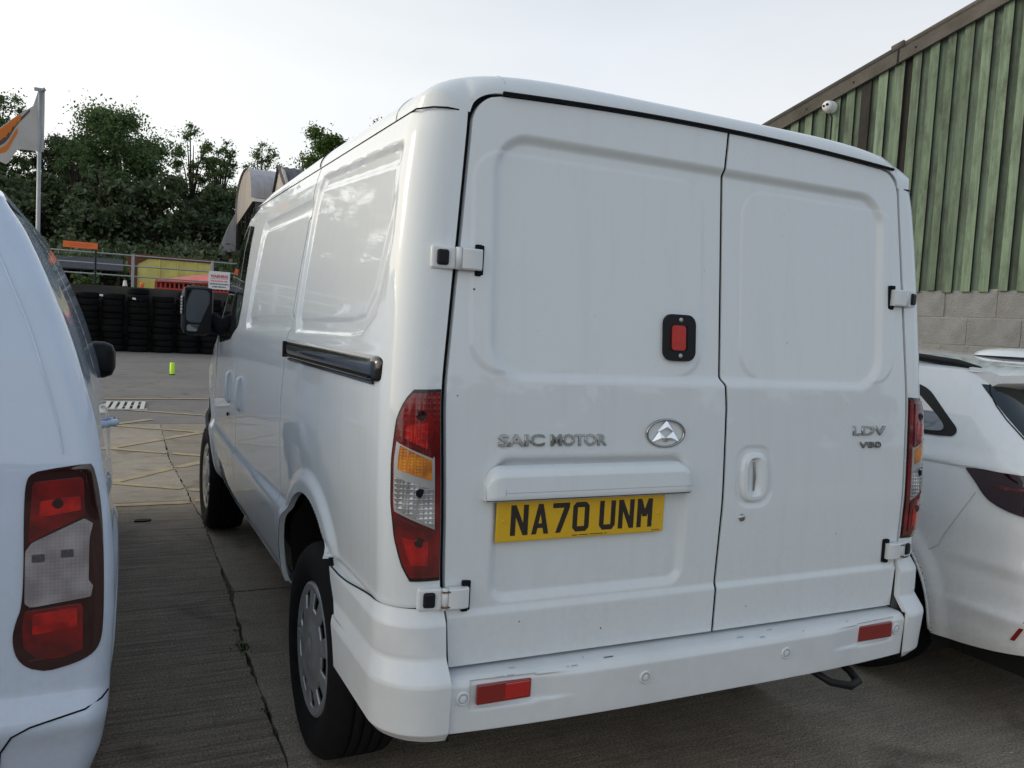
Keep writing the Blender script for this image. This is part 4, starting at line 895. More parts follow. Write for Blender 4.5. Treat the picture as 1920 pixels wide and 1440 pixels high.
# wheels
def wheel(name, loc, sgn, R=.352, W=.215, rim=.207, holes=9, par=None):
    w = empty(name, loc); w.parent = par
    pr = [(rim-.012, .01), (rim+.010, -.002), (rim+.03, -.010), (R-.06, -.017), (R-.03, -.012), (R-.012, .004), (R-.003, .018)]
    for g_ in (.055, .090, .125, .160): pr += [(R, g_-.012), (R, g_-.004), (R-.008, g_-.003), (R-.008, g_+.003), (R, g_+.004)]
    pr += [(R-.003, W-.018), (R-.012, W-.004), (R-.05, W+.01), (rim-.01, W)]
    MB().lathe([(r, -sgn*h) for r, h in pr], 72, axis='x').build('tyre', 'tyre', w, True)
    rr = np.array([.0, .012, .026, .034, .04, .066, .078, .10, .120, .126, .132, .146, .160, .171, .176, .182, .196, .203, .208])*rim/.207
    hh = np.array([-.016, -.016, -.014, -.009, -.012, -.010, -.002, -.0, -.003, -.004, -.003, -.002, -.0, .001, .002, .0, -.004, .0, .012])
    A = np.linspace(0, 2*PI, 145)[:, None]; X = -sgn*(hh+.0)[None, :]*1+0*A
    ph = (A*holes/(2*PI)) % 1; solid = ((ph < .10) | (ph > .90))
    Y = rr[None]*np.cos(A); Z = rr[None]*np.sin(A)
    keep = np.ones((144, len(rr)-1), bool); phc = ((A[:-1, 0]+PI/144)*holes/(2*PI)) % 1
    for i in range(len(rr)-1):
        rc = (rr[i]+rr[i+1])/2/rim*.207
        if .126 < rc < .176: keep[:, i] = (phc < .27) | (phc > .73)
    cap = gmesh('wheel_trim', np.stack([X, Y, Z], -1), 'silver', w, keep=keep)
    sd = cap.modifiers.new('solid', 'SOLIDIFY'); sd.thickness = .010*(1 if sgn < 0 else -1); sd.offset = -1
    MB().lathe([(0, -sgn*.045), (rim-.01, -sgn*.045)], 40, axis='x').build('wheel_disc', 'under', w)
    b = MB()
    for i in range(5):
        a = 2*PI*i/5; b.lathe([(0, -sgn*-.010), (.006, -sgn*-.009), (.008, -sgn*0)], 10, (0, .055*math.cos(a), .055*math.sin(a)), 'x')
    b.build('wheel_bolt', 'silver', w, True)
    return w
for nm_, y in (('wheel', .835), ('wheel', 3.97)):
    for sgn in (-1, 1): wheel(nm_, (sgn*.930, y, .350), sgn, rim=.222, par=van)
# door mirrors
for sgn in (-1, 1):
    mh = MB().bbox(-1.160, -.985, 3.37, 3.50, 1.305, 1.600, .045, Matrix.Scale(-sgn, 4, (1, 0, 0)) if sgn > 0 else None).build('door_mirror', 'blackplastic', van, True)
    q = lambda a, c, h: ((a if sgn < 0 else -a), 3.372-h, c)
    q = lambda a, c, h: ((a if sgn < 0 else -a), 3.374-h+.10*(a+1.14)-.04*(c-1.38), c)
    MB().bbox(*sorted((sgn*1.150, sgn*.995)), 3.366, 3.38, 1.318, 1.588, .03).build('mirror_bezel', 'blackplastic', mh)
    MB().prism(rrect(-1.140, -1.012, 1.382, 1.575, .028), .010, .016, q).build('mirror_glass', 'mirror', mh)
    MB().prism(rrect(-1.135, -1.030, 1.330, 1.370, .014), .010, .016, q).build('mirror_glass', 'mirror', mh)
    for i in range(6): MB().bbox(*sorted((sgn*1.158, sgn*1.169)), 3.385, 3.42, 1.430+i*.018, 1.445+i*.018, .003).build('mirror_indicator', 'clear', mh)
    b = MB().tube([(sgn*1.03, 3.44, 1.42), (sgn*.97, 3.44, 1.385), (sgn*.92, 3.42, 1.36), (sgn*.89, 3.40, 1.36)], [.05, .052, .06, .07], 12); b.build('mirror_arm', 'seal', mh, True)
# ------------------------------------------------------------------ the white compact van on the left
cv = empty('compact_van', (-2.46, .45, 0), label='smaller bluish white van cut off at the left edge of the view', cat='van')
W2 = table([(.18, .86), (.30, .900), (.42, .915), (.65, .925), (.80, .922), (.90, .912), (.95, .905), (1.05, .888), (1.15, .872), (1.33, .822), (1.41, .795), (1.54, .742), (1.65, .690), (1.72, .640)], .02)
Y2 = table([(.2, .03), (.34, -.01), (.40, -.035), (.44, -.020), (.47, .0), (.9, .0), (1.05, .008), (1.3, .05), (1.5, .11), (1.7, .20)], .012)
sh2 = Shell(W2, Y2, .055, taper=lambda y, z: .05*ss(y, 2.2, 3.2)+.10*ss(y, 3.3, 4.3)+.10*ss(y, 2.4, 3.4)*ss(z, 1.2, 1.7))
zz2 = np.concatenate([np.linspace(.20, .50, 40), np.linspace(.505, 1.72, 120)])
arc2 = [(.80, .32, .37), (3.58, .32, .37)]
for sgn in (1, -1):
    sh2.sgn = sgn
    T = np.concatenate([np.linspace(-.90, -.05, 60), np.linspace(-.045, .10, 26), np.linspace(.11, 4.25, 330)])[None, :]+0*zz2[:, None]
    lim = -(W2(zz2)-.055)[:, None]; T = np.maximum(T, lim); Z = zz2[:, None]+0*T
    Y = sh2.pos(T, Z)[..., 1]; keep = np.ones((T.shape[0]-1, T.shape[1]-1), bool)
    for arc in arc2:
        Yn, Zn = snap_arc(Y, Z, arc, .018); ok = T > .12
        T = np.where(ok, T+(Yn-Y), T); Z = np.where(ok, Zn, Z); Y = np.where(ok, Yn, Y)
        cy = (Y[:-1, :-1]+Y[1:, 1:])/2; cz = (Z[:-1, :-1]+Z[1:, 1:])/2; keep &= ~((np.hypot(cy-arc[0], cz-arc[1]) < arc[2]) & (T[:-1, :-1] > .12))
    O = 0*T
    for arc in arc2: O += .018*(1-ss(np.hypot(Y-arc[0], Z-arc[1]), arc[2]+.04, arc[2]+.10))*(T > .12)
    O += .010*ss(Z, .86, .90)*(1-ss(Z, .90, .97))*ss(T, .3, .6)
    O -= .010*(np.abs(Y-1.25) < .004)*(T > .1)*(Z > .35); O -= .010*(np.abs(Y-2.35) < .004)*(T > .1)*(Z > .3)
    O -= .010*ss(T, .086, .0865)*(1-ss(T, .30, .7))*(Z > .32)
    gmesh('body_side', sh2.pos(T, Z, O), 'white2', cv, keep=keep, flip=sgn > 0)
    for arc in arc2: MB().tube([(sgn*(float(W2(arc[1]+(arc[2]-.002)*math.sin(q)))-float(sh2.taper(np.array(arc[0]+arc[2]*math.cos(q)), np.array(.5)))+.012), arc[0]+(arc[2]-.002)*math.cos(q), arc[1]+(arc[2]-.002)*math.sin(q)) for q in np.linspace(-.2, PI+.2, 60)], .0075, 6).build('arch_lip', 'white2', cv, True)
    for arc in arc2:
        a = np.linspace(-.3, PI+.3, 40)[:, None]; xs_ = np.array([.0, .03, .35]); rr_ = arc[2]+np.array([0, .003, .03]); Yp = arc[0]+rr_*np.cos(a); Zp = np.maximum(arc[1]+rr_*np.sin(a), .2)
        gmesh('arch_liner', np.stack([sgn*(W2(Zp)+.015-xs_), Yp, Zp], -1), 'under', cv)
        wheel('wheel', (sgn*.905, arc[0], .32), sgn, R=.318, W=.205, rim=.20, holes=7, par=cv)
Yr = np.concatenate([np.linspace(.20, .55, 30), np.linspace(.6, 3.0, 40)]); U = np.sin(np.linspace(-1, 1, 81)*PI/2)
UU, YY = np.meshgrid(U, Yr, indexing='ij'); w = W2(1.72)-.055*(1-ss(YY, .20, .28))-.10*ss(YY, 2.4, 3.4)-.05*ss(YY, 2.2, 3.2)+.001
zt = 1.84-.12*(1-ss(YY, .18, .50))**2
gmesh('roof', np.stack([UU*w, YY, 1.718+(np.maximum(zt, 1.722)-1.718)*np.sqrt(np.clip(1-np.abs(UU)**2.6, 0, 1))], -1), 'white2', cv)
# roof edge seam curving down the rear corner
pts = [sh2.pos(np.array(t), np.array(z), .001) for t, z in ((.075, 1.72), (.07, 1.62), (.068, 1.50), (.066, 1.40))]
sh2.sgn = 1
pts = [tuple(sh2.pos(np.array(-.03), np.array(z), .0015)) for z in np.linspace(1.72, 1.08, 24)]
MB().tube(pts, .0025, 6).build('tailgate_joint', 'white2', cv)
mobj('windscreen', [(-.60, 3.0, 1.74), (.60, 3.0, 1.74), (.72, 3.75, 1.12), (-.72, 3.75, 1.12)], [(0, 1, 2, 3)], 'glass', cv)
mobj('bonnet', [(-.74, 3.74, 1.12), (.74, 3.74, 1.12), (.70, 4.35, .92), (-.70, 4.35, .92), (-.70, 4.38, .3), (.70, 4.38, .3)], [(0, 1, 2, 3), (3, 2, 5, 4)], 'white2', cv)
MB().bbox(-.78, .78, .06, 4.2, .16, .30, .02).build('underbody', 'under', cv)
def chaikin(P, n=2):
    for _ in range(n):
        Q = []
        for i in range(len(P)):
            a, b = P[i], P[(i+1) % len(P)]; Q += [(.75*a[0]+.25*b[0], .75*a[1]+.25*b[1]), (.25*a[0]+.75*b[0], .25*a[1]+.75*b[1])]
        P = Q
    return P
# tail lamps: outline given on the rear panel (x from centre, z)
L2 = [(.720, 1.020), (.738, 1.038), (.78, 1.045), (.855, 1.056), (.868, 1.05), (.888, .96), (.896, .80), (.898, .66), (.893, .585), (.86, .553), (.80, .536), (.765, .532), (.725, .548), (.703, .580), (.696, .625), (.704, .668), (.716, .70), (.719, .80), (.717, .94)]
def lamp2(sgn):
    sh2.sgn = sgn
    def P2(poly, off, name, m, par, thick=.004, n=70):
        poly = chaikin(poly, 3) if name == 'tail_lamp' else chaikin([(a[0]+(b[0]-a[0])*k/5, a[1]+(b[1]-a[1])*k/5) for a, b in zip(poly, poly[1:]+poly[:1]) for k in range(5)], 2)
        z0, z1 = min(p[1] for p in poly), max(p[1] for p in poly); rows = []
        for z in np.linspace(z0+.0008, z1-.0008, n):
            xs = []
            for i in range(len(poly)):
                a, b = poly[i], poly[(i+1) % len(poly)]
                if (a[1]-z)*(b[1]-z) < 0: xs.append(a[0]+(b[0]-a[0])*(z-a[1])/(b[1]-a[1]))
            if len(xs) < 2: xs = [poly[0][0]]*2
            lo, hi = min(xs), max(xs); t = np.linspace(lo, hi, 22)-float(W2(z))+.055; t = np.minimum(t, .085)
            t = np.pad(t, 1, mode='edge'); o = np.full(t.shape, off); o[0] = o[-1] = off-.012
            rows.append(sh2.pos(t, np.full(t.shape, z), o))
        rows = np.array(rows); rows = np.concatenate([rows[:1]+[0, .010, 0], rows, rows[-1:]+[0, .010, 0]], 0)
        return gmesh(name, rows, m, par, flip=sgn > 0)
    h = P2(L2, .004, 'tail_lamp', 'reddark', cv)
    P2([(.735, 1.012), (.845, 1.022), (.852, .925), (.775, .888), (.728, .862)], .007, 'brake_lens', 'red', h)
    P2([(.752, .965), (.84, .975), (.842, .940), (.75, .925)], .0085, 'lens_glow', 'redbright', h)
    P2([(.722, .842), (.735, .862), (.85, .918), (.868, .905), (.862, .87), (.862, .76), (.872, .745), (.868, .716), (.735, .700), (.722, .712)], .0085, 'indicator_reverse_lens', 'clearsoft', h)
    P2([(.722, .690), (.850, .700), (.852, .58), (.80, .563), (.75, .570), (.722, .60), (.718, .65)], .007, 'fog_lens', 'red', h)
    P2([(.740, .682), (.838, .690), (.838, .640), (.740, .63)], .0085, 'lens_glow', 'redbright', h)
    for cx_, cz_ in ((.752, .824), (.815, .832)):
        p = sh2.pos(np.array(cx_-float(W2(cz_))+.055), np.array(cz_), .0098); MB().bbox(p[0]-.016, p[0]+.012, p[1]-.001, p[1]+.003, p[2]-.010, p[2]+.010, .004).build('bulb_shade', 'shade_grey', h)
    p = sh2.pos(np.array(.79-float(W2(.96))+.055), np.array(.958), .0088); MB().lathe([(0, p[1]-.001), (.012, p[1]-.001), (.014, p[1]+.003)], 18, (p[0], 0, p[2]), 'y').build('bulb_shade', 'reddark', h)
lamp2(1); lamp2(-1)
# bumper joint: dark line dropping from the corner
sh2.sgn = 1
pts = [(.925, .455), (.90, .445), (.86, .43), (.80, .418), (.74, .405), (.70, .385), (.675, .34), (.668, .25)]
MB().tube([tuple(sh2.pos(np.array(min(x-float(W2(z))+.055, .08)), np.array(z), .001)) for x, z in pts], .0026, 6).build('bumper_joint', 'seal', cv)
# mirror and door handle on the near side
mh = MB().bbox(.78, .955, 2.96, 3.10, 1.035, 1.245, .062).build('door_mirror', 'blackplastic', cv, True)
MB().prism(rrect(.79, .845, 1.07, 1.20, .02), 0, .003, lambda a, c, h: (a, 2.958-h, c)).build('mirror_glass', 'glass', mh)
MB().tube([(.80, 3.0, 1.09), (.86, 3.0, 1.12)], .03, 8).build('mirror_arm', 'blackplastic', mh, True)
for y in (1.75,): MB().tube([(.892, y, .93), (.937, y+.02, .932), (.945, y+.09, .93), (.937, y+.16, .928), (.892, y+.18, .925)], [.012, .016, .017, .016, .012], 10).build('door_handle', 'white2', cv, True)
mobj('side_window', [(.870-.02, 2.45, 1.18), (.855-.06, 3.3, 1.16), (.66, 2.95, 1.60), (.70, 2.45, 1.62)], [(0, 1, 2, 3)], 'glass', cv)

# ------------------------------------------------------------------ the white hatchback on the right
car = empty('hatchback_car', (2.40, 0, 0), label='white estate car with dark tail lamp and black roof rail, right of the van', cat='car')
W3 = table([(.20, .82), (.29, .885), (.36, .905), (.50, .912), (.70, .905), (.80, .910), (.97, .900), (1.02, .888), (1.10, .860), (1.22, .800), (1.32, .745), (1.38, .700)], .02)
Y3 = table([(.25, -.12), (.34, -.19), (.50, -.23), (.62, -.22), (.70, -.17), (.95, -.17), (1.02, -.10), (1.12, .04), (1.22, .16), (1.32, .27), (1.38, .33)], .02)
sh3 = Shell(W3, Y3, lambda z: np.interp(z, [.3, 1.0, 1.38], [.27, .24, .12]), taper=lambda y, z: .04*ss(y, 2.6, 3.4)+.16*ss(y, 3.4, 4.3))
arc3 = [(.765, .34, .42), (3.45, .33, .40)]
zz3 = np.concatenate([np.linspace(.30, .62, 50), np.linspace(.625, 1.38, 80)])
for sgn in (-1, 1):
    sh3.sgn = sgn; T = np.concatenate([np.linspace(-.70, 0, 50), np.linspace(.008, .42, 60), np.linspace(.43, 4.4, 380)])[None]+0*zz3[:, None]
    r3 = sh3.r(zz3); T = np.maximum(T, -(W3(zz3)-r3)[:, None]); 
    zlo = .300+.055*(1-ss(T, .15, .60)); Z = zlo+(zz3[:, None]-.30)/(1.08)*(1.38-zlo)
    Y = sh3.pos(T, Z)[..., 1]; keep = np.ones((T.shape[0]-1, T.shape[1]-1), bool)
    for arc in arc3:
        Yn, Zn = snap_arc(Y, Z, arc, .017); ok = T > .42
        T = np.where(ok, T+(Yn-Y), T); Z = np.where(ok, Zn, Z); Y = np.where(ok, Yn, Y)
        cy = (Y[:-1, :-1]+Y[1:, 1:])/2; cz = (Z[:-1, :-1]+Z[1:, 1:])/2; keep &= ~((np.hypot(cy-arc[0], cz-arc[1]) < arc[2]))
    keep &= ~((Z[:-1, :-1] > 1.02) & (Y[:-1, :-1] > 2.75))
    O = 0*T
    for arc in arc3: O += .014*(1-ss(np.hypot(Y-arc[0], Z-arc[1]), arc[2]+.02, arc[2]+.085))
    O += .010*ss(Z, .995, 1.012)*(1-ss(Z, 1.012, 1.08)); O -= .012*ss(Z, .46, .50)*(1-ss(Z, .60, .66))*(1-ss(T, .45, .8)); O += .008*ss(Z, .40, .47)*(1-ss(Z, .47, .53))*(1-ss(T, .4, .7))
    gmesh('body_side', sh3.pos(T, Z, O), 'white3', car, keep=keep, flip=sgn > 0)
    for arc in arc3: MB().tube([(sgn*(float(W3(max(.25, arc[1]+(arc[2]-.002)*math.sin(q))))-float(sh3.taper(np.array(arc[0]+arc[2]*math.cos(q)), 0))+.010), arc[0]+(arc[2]-.002)*math.cos(q), arc[1]+(arc[2]-.002)*math.sin(q)) for q in np.linspace(-.06, PI+.06, 60)], .0075, 6).build('arch_lip', 'white3', car, True)
    for arc in arc3:
        a = np.linspace(-.3, PI+.3, 40)[:, None]; xs_ = np.array([.0, .03, .35]); rr_ = arc[2]+np.array([0, .003, .03]); Yp = arc[0]+rr_*np.cos(a); Zp = np.maximum(arc[1]+rr_*np.sin(a), .2)
        gmesh('arch_liner', np.stack([sgn*(W3(Zp)+.010-xs_), Yp, Zp], -1), 'under', car)
        wheel('wheel', (sgn*.885, arc[0], .325), sgn, R=.323, W=.21, rim=.215, holes=5, par=car)
Yr = np.linspace(.32, 2.9, 70); UU, YY = np.meshgrid(np.sin(np.linspace(-1, 1, 81)*PI/2), Yr, indexing='ij')
zt3 = lambda y: np.interp(y, [.30, .38, .50, .80, 1.3, 2.0, 2.6, 3.0], [1.385, 1.405, 1.425, 1.448, 1.465, 1.46, 1.42, 1.37])
w = (W3(1.38)+.001)-.03*(1-ss(YY, .2, .4))-.04*ss(YY, 2.2, 3.0)
gmesh('roof', np.stack([UU*w, YY, 1.378+(zt3(YY)-1.378)*np.clip(1-np.abs(UU)**3.2, 0, 1)**.6], -1), 'white3', car)
mobj('windscreen', [(-.62, 2.9, 1.40), (.62, 2.9, 1.40), (.74, 3.45, 1.03), (-.74, 3.45, 1.03)], [(0, 1, 2, 3)], 'glass', car)
mobj('bonnet', [(-.80, 2.74, 1.02), (.80, 2.74, 1.02), (.74, 4.2, .80), (-.74, 4.2, .80), (-.74, 4.3, .3), (.74, 4.3, .3)], [(0, 1, 2, 3), (3, 2, 5, 4)], 'white3', car)
MB().bbox(-.74, .74, -.05, 4.1, .20, .32, .02).build('underbody', 'under', car)
def over3(poly, off, name, m, par, sgn, mode='y', n=50, depth=.010, kx=24):
    # polygon in (t, z) on the left flank
    sh3.sgn = sgn; z0, z1 = min(p[1] for p in poly), max(p[1] for p in poly); rows = []
    for z in np.linspace(z0+.0006, z1-.0006, n):
        ts = []
        for i in range(len(poly)):
            a, b = poly[i], poly[(i+1) % len(poly)]
            if (a[1]-z)*(b[1]-z) < 0: ts.append(a[0]+(b[0]-a[0])*(z-a[1])/(b[1]-a[1]))
        lo, hi = min(ts), max(ts); t = np.linspace(lo, hi, kx)
        if mode == 'y': t = t-float(Y3(z))-sh3.r(z)+PI/2*sh3.r(z)
        t = np.pad(t, 1, mode='edge'); o = np.full(t.shape, off); o[0] = o[-1] = off-depth
        rows.append(sh3.pos(t, np.full(t.shape, z), o))
    rows = np.array(rows); return gmesh(name, rows, m, par, flip=sgn > 0)
for sgn in (-1, 1):
    qw = chaikin([(.345, 1.142), (.350, 1.112), (.40, 1.106), (1.25, 1.100), (1.30, 1.12), (1.30, 1.31), (1.25, 1.325), (.70, 1.318), (.62, 1.312), (.55, 1.290), (.50, 1.255), (.40, 1.18)], 2)
    fr = over3(qw, .006, 'quarter_window_frame', 'blackplastic', car, sgn)
    qg = chaikin([(.405, 1.150), (.405, 1.128), (.45, 1.122), (1.25, 1.118), (1.28, 1.14), (1.28, 1.29), (1.25, 1.302), (.72, 1.296), (.645, 1.290), (.59, 1.270), (.54, 1.240), (.46, 1.19)], 2)
    over3(qg, .009, 'quarter_glass', 'mirrorish', fr, sgn)
    dg = [(1.34, 1.05), (2.85, 1.03), (2.6, 1.30), (2.2, 1.355), (1.36, 1.35)]
    over3(dg, .005, 'door_window', 'glass', car, sgn)
    # roof rail
    pts = [(sgn*(W3(1.38)-.045), y, float(z)) for y, z in ((.365, 1.374), (.40, 1.388), (.50, 1.408), (.70, 1.425), (1.2, 1.44), (1.9, 1.435), (2.3, 1.415))]
    MB().tube(pts, [.008, .014, .017, .017, .017, .017, .010], 10).build('roof_rail', 'blackplastic', car, True)
    # tail lamp wrapping the corner (t measured round the corner)
    tl = chaikin([(.515, .998), (.50, 1.006), (.30, 1.013), (-.42, 1.01), (-.42, .84), (-.15, .835), (.10, .838), (.32, .856), (.44, .885), (.495, .93)], 2)
    lm = over3(tl, .010, 'tail_lamp', 'reddark', car, sgn, 't', 40, .02, 50)
    over3([(.42, .960), (.0, .972), (-.35, .978), (-.35, .960), (.0, .952), (.38, .945)], .012, 'lamp_strip', 'red', lm, sgn, 't', 10)
    # bumper reflector slit
    over3([(.368, .392), (.352, .392), (.30, .56), (.312, .565)], .006, 'bumper_reflector', 'reddish', car, sgn, 't', 20)
    # rear side joint
    sh3.sgn = sgn
    MB().tube([tuple(sh3.pos(np.array(t), np.array(z), .001)) for t, z in ((.51, .915), (.53, .88), (.56, .83), (.59, .78), (.63, .72), (.67, .67), (.73, .64), (.80, .635))], .0013, 5).build('bumper_joint', 'shine_grey', car)
    MB().tube([tuple(sh3.pos(np.array(t), np.array(z), .001)) for t, z in ((.105, 1.378), (.10, 1.345), (.13, 1.30), (.145, 1.25), (.15, 1.20), (.15, 1.1), (.15, 1.02))], .003, 5).build('tailgate_joint', 'seal', car)
# tailgate glass and spoiler
rows = []
for z in np.linspace(1.04, 1.33, 20):
    ts_ = np.linspace(0, .14, 9); sh3.sgn = 1; rp = np.array([sh3.pos(np.array(t), np.array(z), .002) for t in ts_]); sh3.sgn = -1; lp = np.array([sh3.pos(np.array(t), np.array(z), .002) for t in ts_])[::-1]; rows.append(np.concatenate([lp, rp]))
gmesh('rear_window', np.array(rows), 'glass', car)
sp = []
for x in np.linspace(-.70, .70, 40):
    e_ = (abs(x)/.70)**5; yb_s = .14+.14*e_; zt_ = 1.400-.018*e_; sp.append([(x, .42, zt_+.012), (x, yb_s+.04, zt_), (x, yb_s, zt_-.012), (x, yb_s+.005, zt_-.045), (x, yb_s+.06, zt_-.075), (x, .36, zt_-.08)])
gmesh('roof_spoiler', np.array(sp), 'white3', car)
for sx in (-1, 1): mobj('spoiler_end', [(sx*.70, .42, 1.394), (sx*.70, .32, 1.382), (sx*.70, .28, 1.370), (sx*.70, .285, 1.337), (sx*.70, .34, 1.307), (sx*.70, .36, 1.302)], [(0, 1, 2, 3, 4, 5)], 'white3', car)
P = []
for r, h in ((1, 0), (.93, .4), (.75, .7), (.5, .9), (.25, .98), (.0, 1.0)):
    P.append([(.12+.30*r*math.cos(a), .72+.15*r*math.sin(a), 1.448+.045*h) for a in np.linspace(0, 2*PI, 33)])
gmesh('roof_dome', np.array(P), 'white3', car)
MB().bbox(-.52, .52, -.175, -.165, .60, .76, .01).build('plate_recess', 'blackplastic', car)

# ------------------------------------------------------------------ the timber clad shed on the right
SO = Vector((4.52, 2.16, 0)); SA = math.atan2(.983, -.1845)-PI/2    # local x = out of the wall to the right, local y = along the wall
shed = empty('timber_shed', SO, SA, label='long shed with green vertical timber boards on a concrete block base', cat='shed')
# local frame: y runs along the wall (away), x points into the building
zv = lambda s: 4.134-.333*s      # underside of the verge
ZC = 1.935
MB().box(-.0025, .22, -1.3, 6.3, 0, 1.95).build('mortar_wall', 'mortar', shed)
BL, BH = .393, .2155
blk = []
for r in range(9):
    z1 = 1.9385-r*BH; off = (.427 if r % 2 == 0 else .242)
    for k in range(-16, 22):
        s0 = off+k*BL-.0; 
        if s0 < -1.32 or s0+BL > 5.9: continue
        blk.append((r, s0, z1))
proto = None
def block_mesh():
    b = MB().bbox(-.008, .05, .004, BL-.004, -BH+.008, -.0, .003)
    return b
protos = []
for i in range(5):
    bm = block_mesh(); V = np.array(bm.V); V[:, 0] += np.where(V[:, 0] < .02, rng.normal(0, .0012, len(V)), 0); o = mobj('concrete_block', V, bm.F, 'block', shed); protos.append(o)
used = 0
for (r, s0, z1) in blk[:295]:
    if used < 5: o = protos[used]; used += 1
    else: o = share(random.choice(protos), 'concrete_block', shed)
    o.location = (random.gauss(0, .0012), s0, z1)
s = -1.3
pattern = [(.075, .064), (.078, .060), (.070, .066), (.092, .052), (.080, .058), (.066, .070)]
i = 0
while s < 6.2:
    a, b_ = pattern[(i*7+i//3) % 6]; a += random.gauss(0, .004); b_ += random.gauss(0, .005)
    # proud board
    for (wd, x0, x1, ms) in ((a, -.028, -.006, 'wood'), (b_+.02, -.004, .014, 'wood2')):
        s1 = s+wd
        ss_, se = s+random.gauss(0, .0015), s1
        lo = ZC+random.uniform(-.012, .004); m_ = ms
        if random.random() < .03 and ms == 'wood2': m_ = 'woodbrown'
        if 1.20 < s < 1.27 or 4.6 < s < 4.8 or .80 < s < .87: m_ = 'woodbrown'
        # the verge line follows the slope: ridge beyond the near end
        t0, t1 = [min(zv(q), 2*zv(-3.4)-zv(q) if False else 9) if q > -3.4 else zv(-3.4)-.333*(-3.4-q) for q in (ss_, se)]
        x0 += random.gauss(0, .0015)
        mobj('timber_board', [(x0, ss_, lo), (x1, ss_, lo), (x1, se, lo), (x0, se, lo), (x0, ss_, t0+.05), (x1, ss_, t0+.05), (x1, se, t1+.05), (x0, se, t1+.05)],
             [(0, 3, 2, 1), (4, 5, 6, 7), (0, 1, 5, 4), (1, 2, 6, 5), (2, 3, 7, 6), (3, 0, 4, 7)], [m_, 'edgewood'], shed).data.polygons[2].material_index = 1
        s = s1 if ms == 'wood' else s1-.02
    i += 1
mobj('board_backing', [(.02, -1.3, 1.95), (.02, 6.4, 1.95), (.02, 6.4, 1.95), (.02, -1.25, zv(-1.25)), (.02, -1.3, zv(-1.3))], [(0, 1, 3, 4)], 'under', shed)
# verge boards: two lengths that meet at a dark joint, with a rounded cap
def verge(s0, s1, name):
    d = .0; m4 = MB()
    h = .118
    V = []
    for x in (-.062, -.035):
        for s_, z in ((s0, zv(s0)), (s1, zv(s1)), (s1, zv(s1)+h+.05*.0), (s0, zv(s0)+h)): V.append((x, s_, z))
    return mobj(name, V, [(3, 2, 1, 0), (4, 5, 6, 7), (0, 1, 5, 4), (1, 2, 6, 5), (2, 3, 7, 6), (3, 0, 4, 7)], 'fascia', shed)
verge(-1.4, .955, 'verge_board'); verge(.975, 6.6, 'verge_board')
for a, b_ in ((-1.4, .945), (.985, 6.6)):
    o = MB().tube([(-.045+.0, a, zv(a)+.128), (-.045, (a+b_)/2, zv((a+b_)/2)+.130), (-.045, b_, zv(b_)+.128)], .026, 10).build('verge_cap', 'fascia', shed, True)
MB().tube([(-.05, .92, zv(.92)+.138), (-.05, 1.02, zv(1.02)+.142)], .033, 10).build('cap_joint', 'fascia', shed, True)
MB().box(-.060, -.03, .950, .980, zv(.98), zv(.95)+.13).build('verge_gap', 'under', shed)
for s_ in (.82, 1.8, 1.35, 2.55, -.1, 3.3, 4.4):
    MB().lathe([(0, -.067), (.007, -.066), (.010, -.062)], 10, (0, s_, zv(s_)+.05), 'x').build('bolt', 'under', shed)
# roof sheets and far walls
mobj('shed_roof', [(-.06, -1.4, zv(-1.4)+.13), (-.06, 6.6, zv(6.6)+.13), (14, 6.6, zv(6.6)+.13), (14, -1.4, zv(-1.4)+.13)], [(0, 1, 2, 3)], 'slaterib', shed)
MB().box(.22, 14, -1.3, -1.1, 0, zv(-1.1)).build('end_wall', 'wood2', shed)
MB().box(.22, 14, 6.1, 6.3, 0, 1.9).build('far_wall', 'block', shed)
# security camera with its cable
cc = empty('security_camera', (0, 0, 0), label='white dome security camera fixed under the shed verge', cat='camera')
cc.location = SO+Vector((-.983, -.1845, 0))*.06+Vector((-.1845, .983, 0))*1.565+Vector((0, 0, 3.563)); cc.rotation_euler = (0, 0, SA)
MB().lathe([(.0, -.075), (.022, -.072), (.042, -.055), (.050, -.03), (.050, .0), (.054, .005), (.054, .04)], 24, axis='x').build('camera_dome', 'signwhite', cc, True)
for dy, dz in ((.012, -.004), (-.018, .004)): MB().lathe([(0, -.080), (.011, -.078), (.013, -.066)], 12, (0, dy, dz), 'x').build('camera_lens', 'under', cc)
MB().tube([(.0, .0, -.04), (.028, -.01, -.09), (.030, -.012, -.6), (.030, -.01, -1.6)], .006, 6).build('camera_cable', 'under', cc)
# ------------------------------------------------------------------ far side of the yard: retaining wall, tyres, railing
wallr = tag(MB().box(-30, 14, 28.15, 28.6, -.03, 2.09).build('retaining_wall', 'wallconc'), 'long dark concrete retaining wall behind the stacked tyres', 'wall')
mobj('upper_ground', [(-40, 28.6, 2.05), (30, 28.6, 2.05), (30, 40, 2.3), (-40, 40, 2.3), (30, 52, 3.2), (-40, 52, 3.2), (30, 75, 7.2), (-40, 75, 7.2), (60, 120, 9), (-80, 120, 9)], [(0, 1, 2, 3), (3, 2, 4, 5), (5, 4, 6, 7), (7, 6, 8, 9)], 'soil', kind='structure')
rnd_names = ['first', 'second', 'third', 'fourth', 'fifth', 'sixth', 'seventh', 'eighth', 'ninth', 'tenth']
tyre_prof = [(.17, -.07), (.21, -.098), (.27, -.10), (.315, -.088), (.33, -.06), (.325, -.05), (.332, -.045), (.332, -.005), (.325, 0), (.332, .005), (.332, .045), (.325, .05), (.33, .06), (.315, .088), (.27, .10), (.21, .098), (.17, .07)]
tp = MB().lathe(tyre_prof, 28).build('old_tyre', 'oldtyre', None, True)
stx = [-3.47, -2.74, -2.00, -1.27, -.53, .21, .95, 1.68, 2.42]
first = True
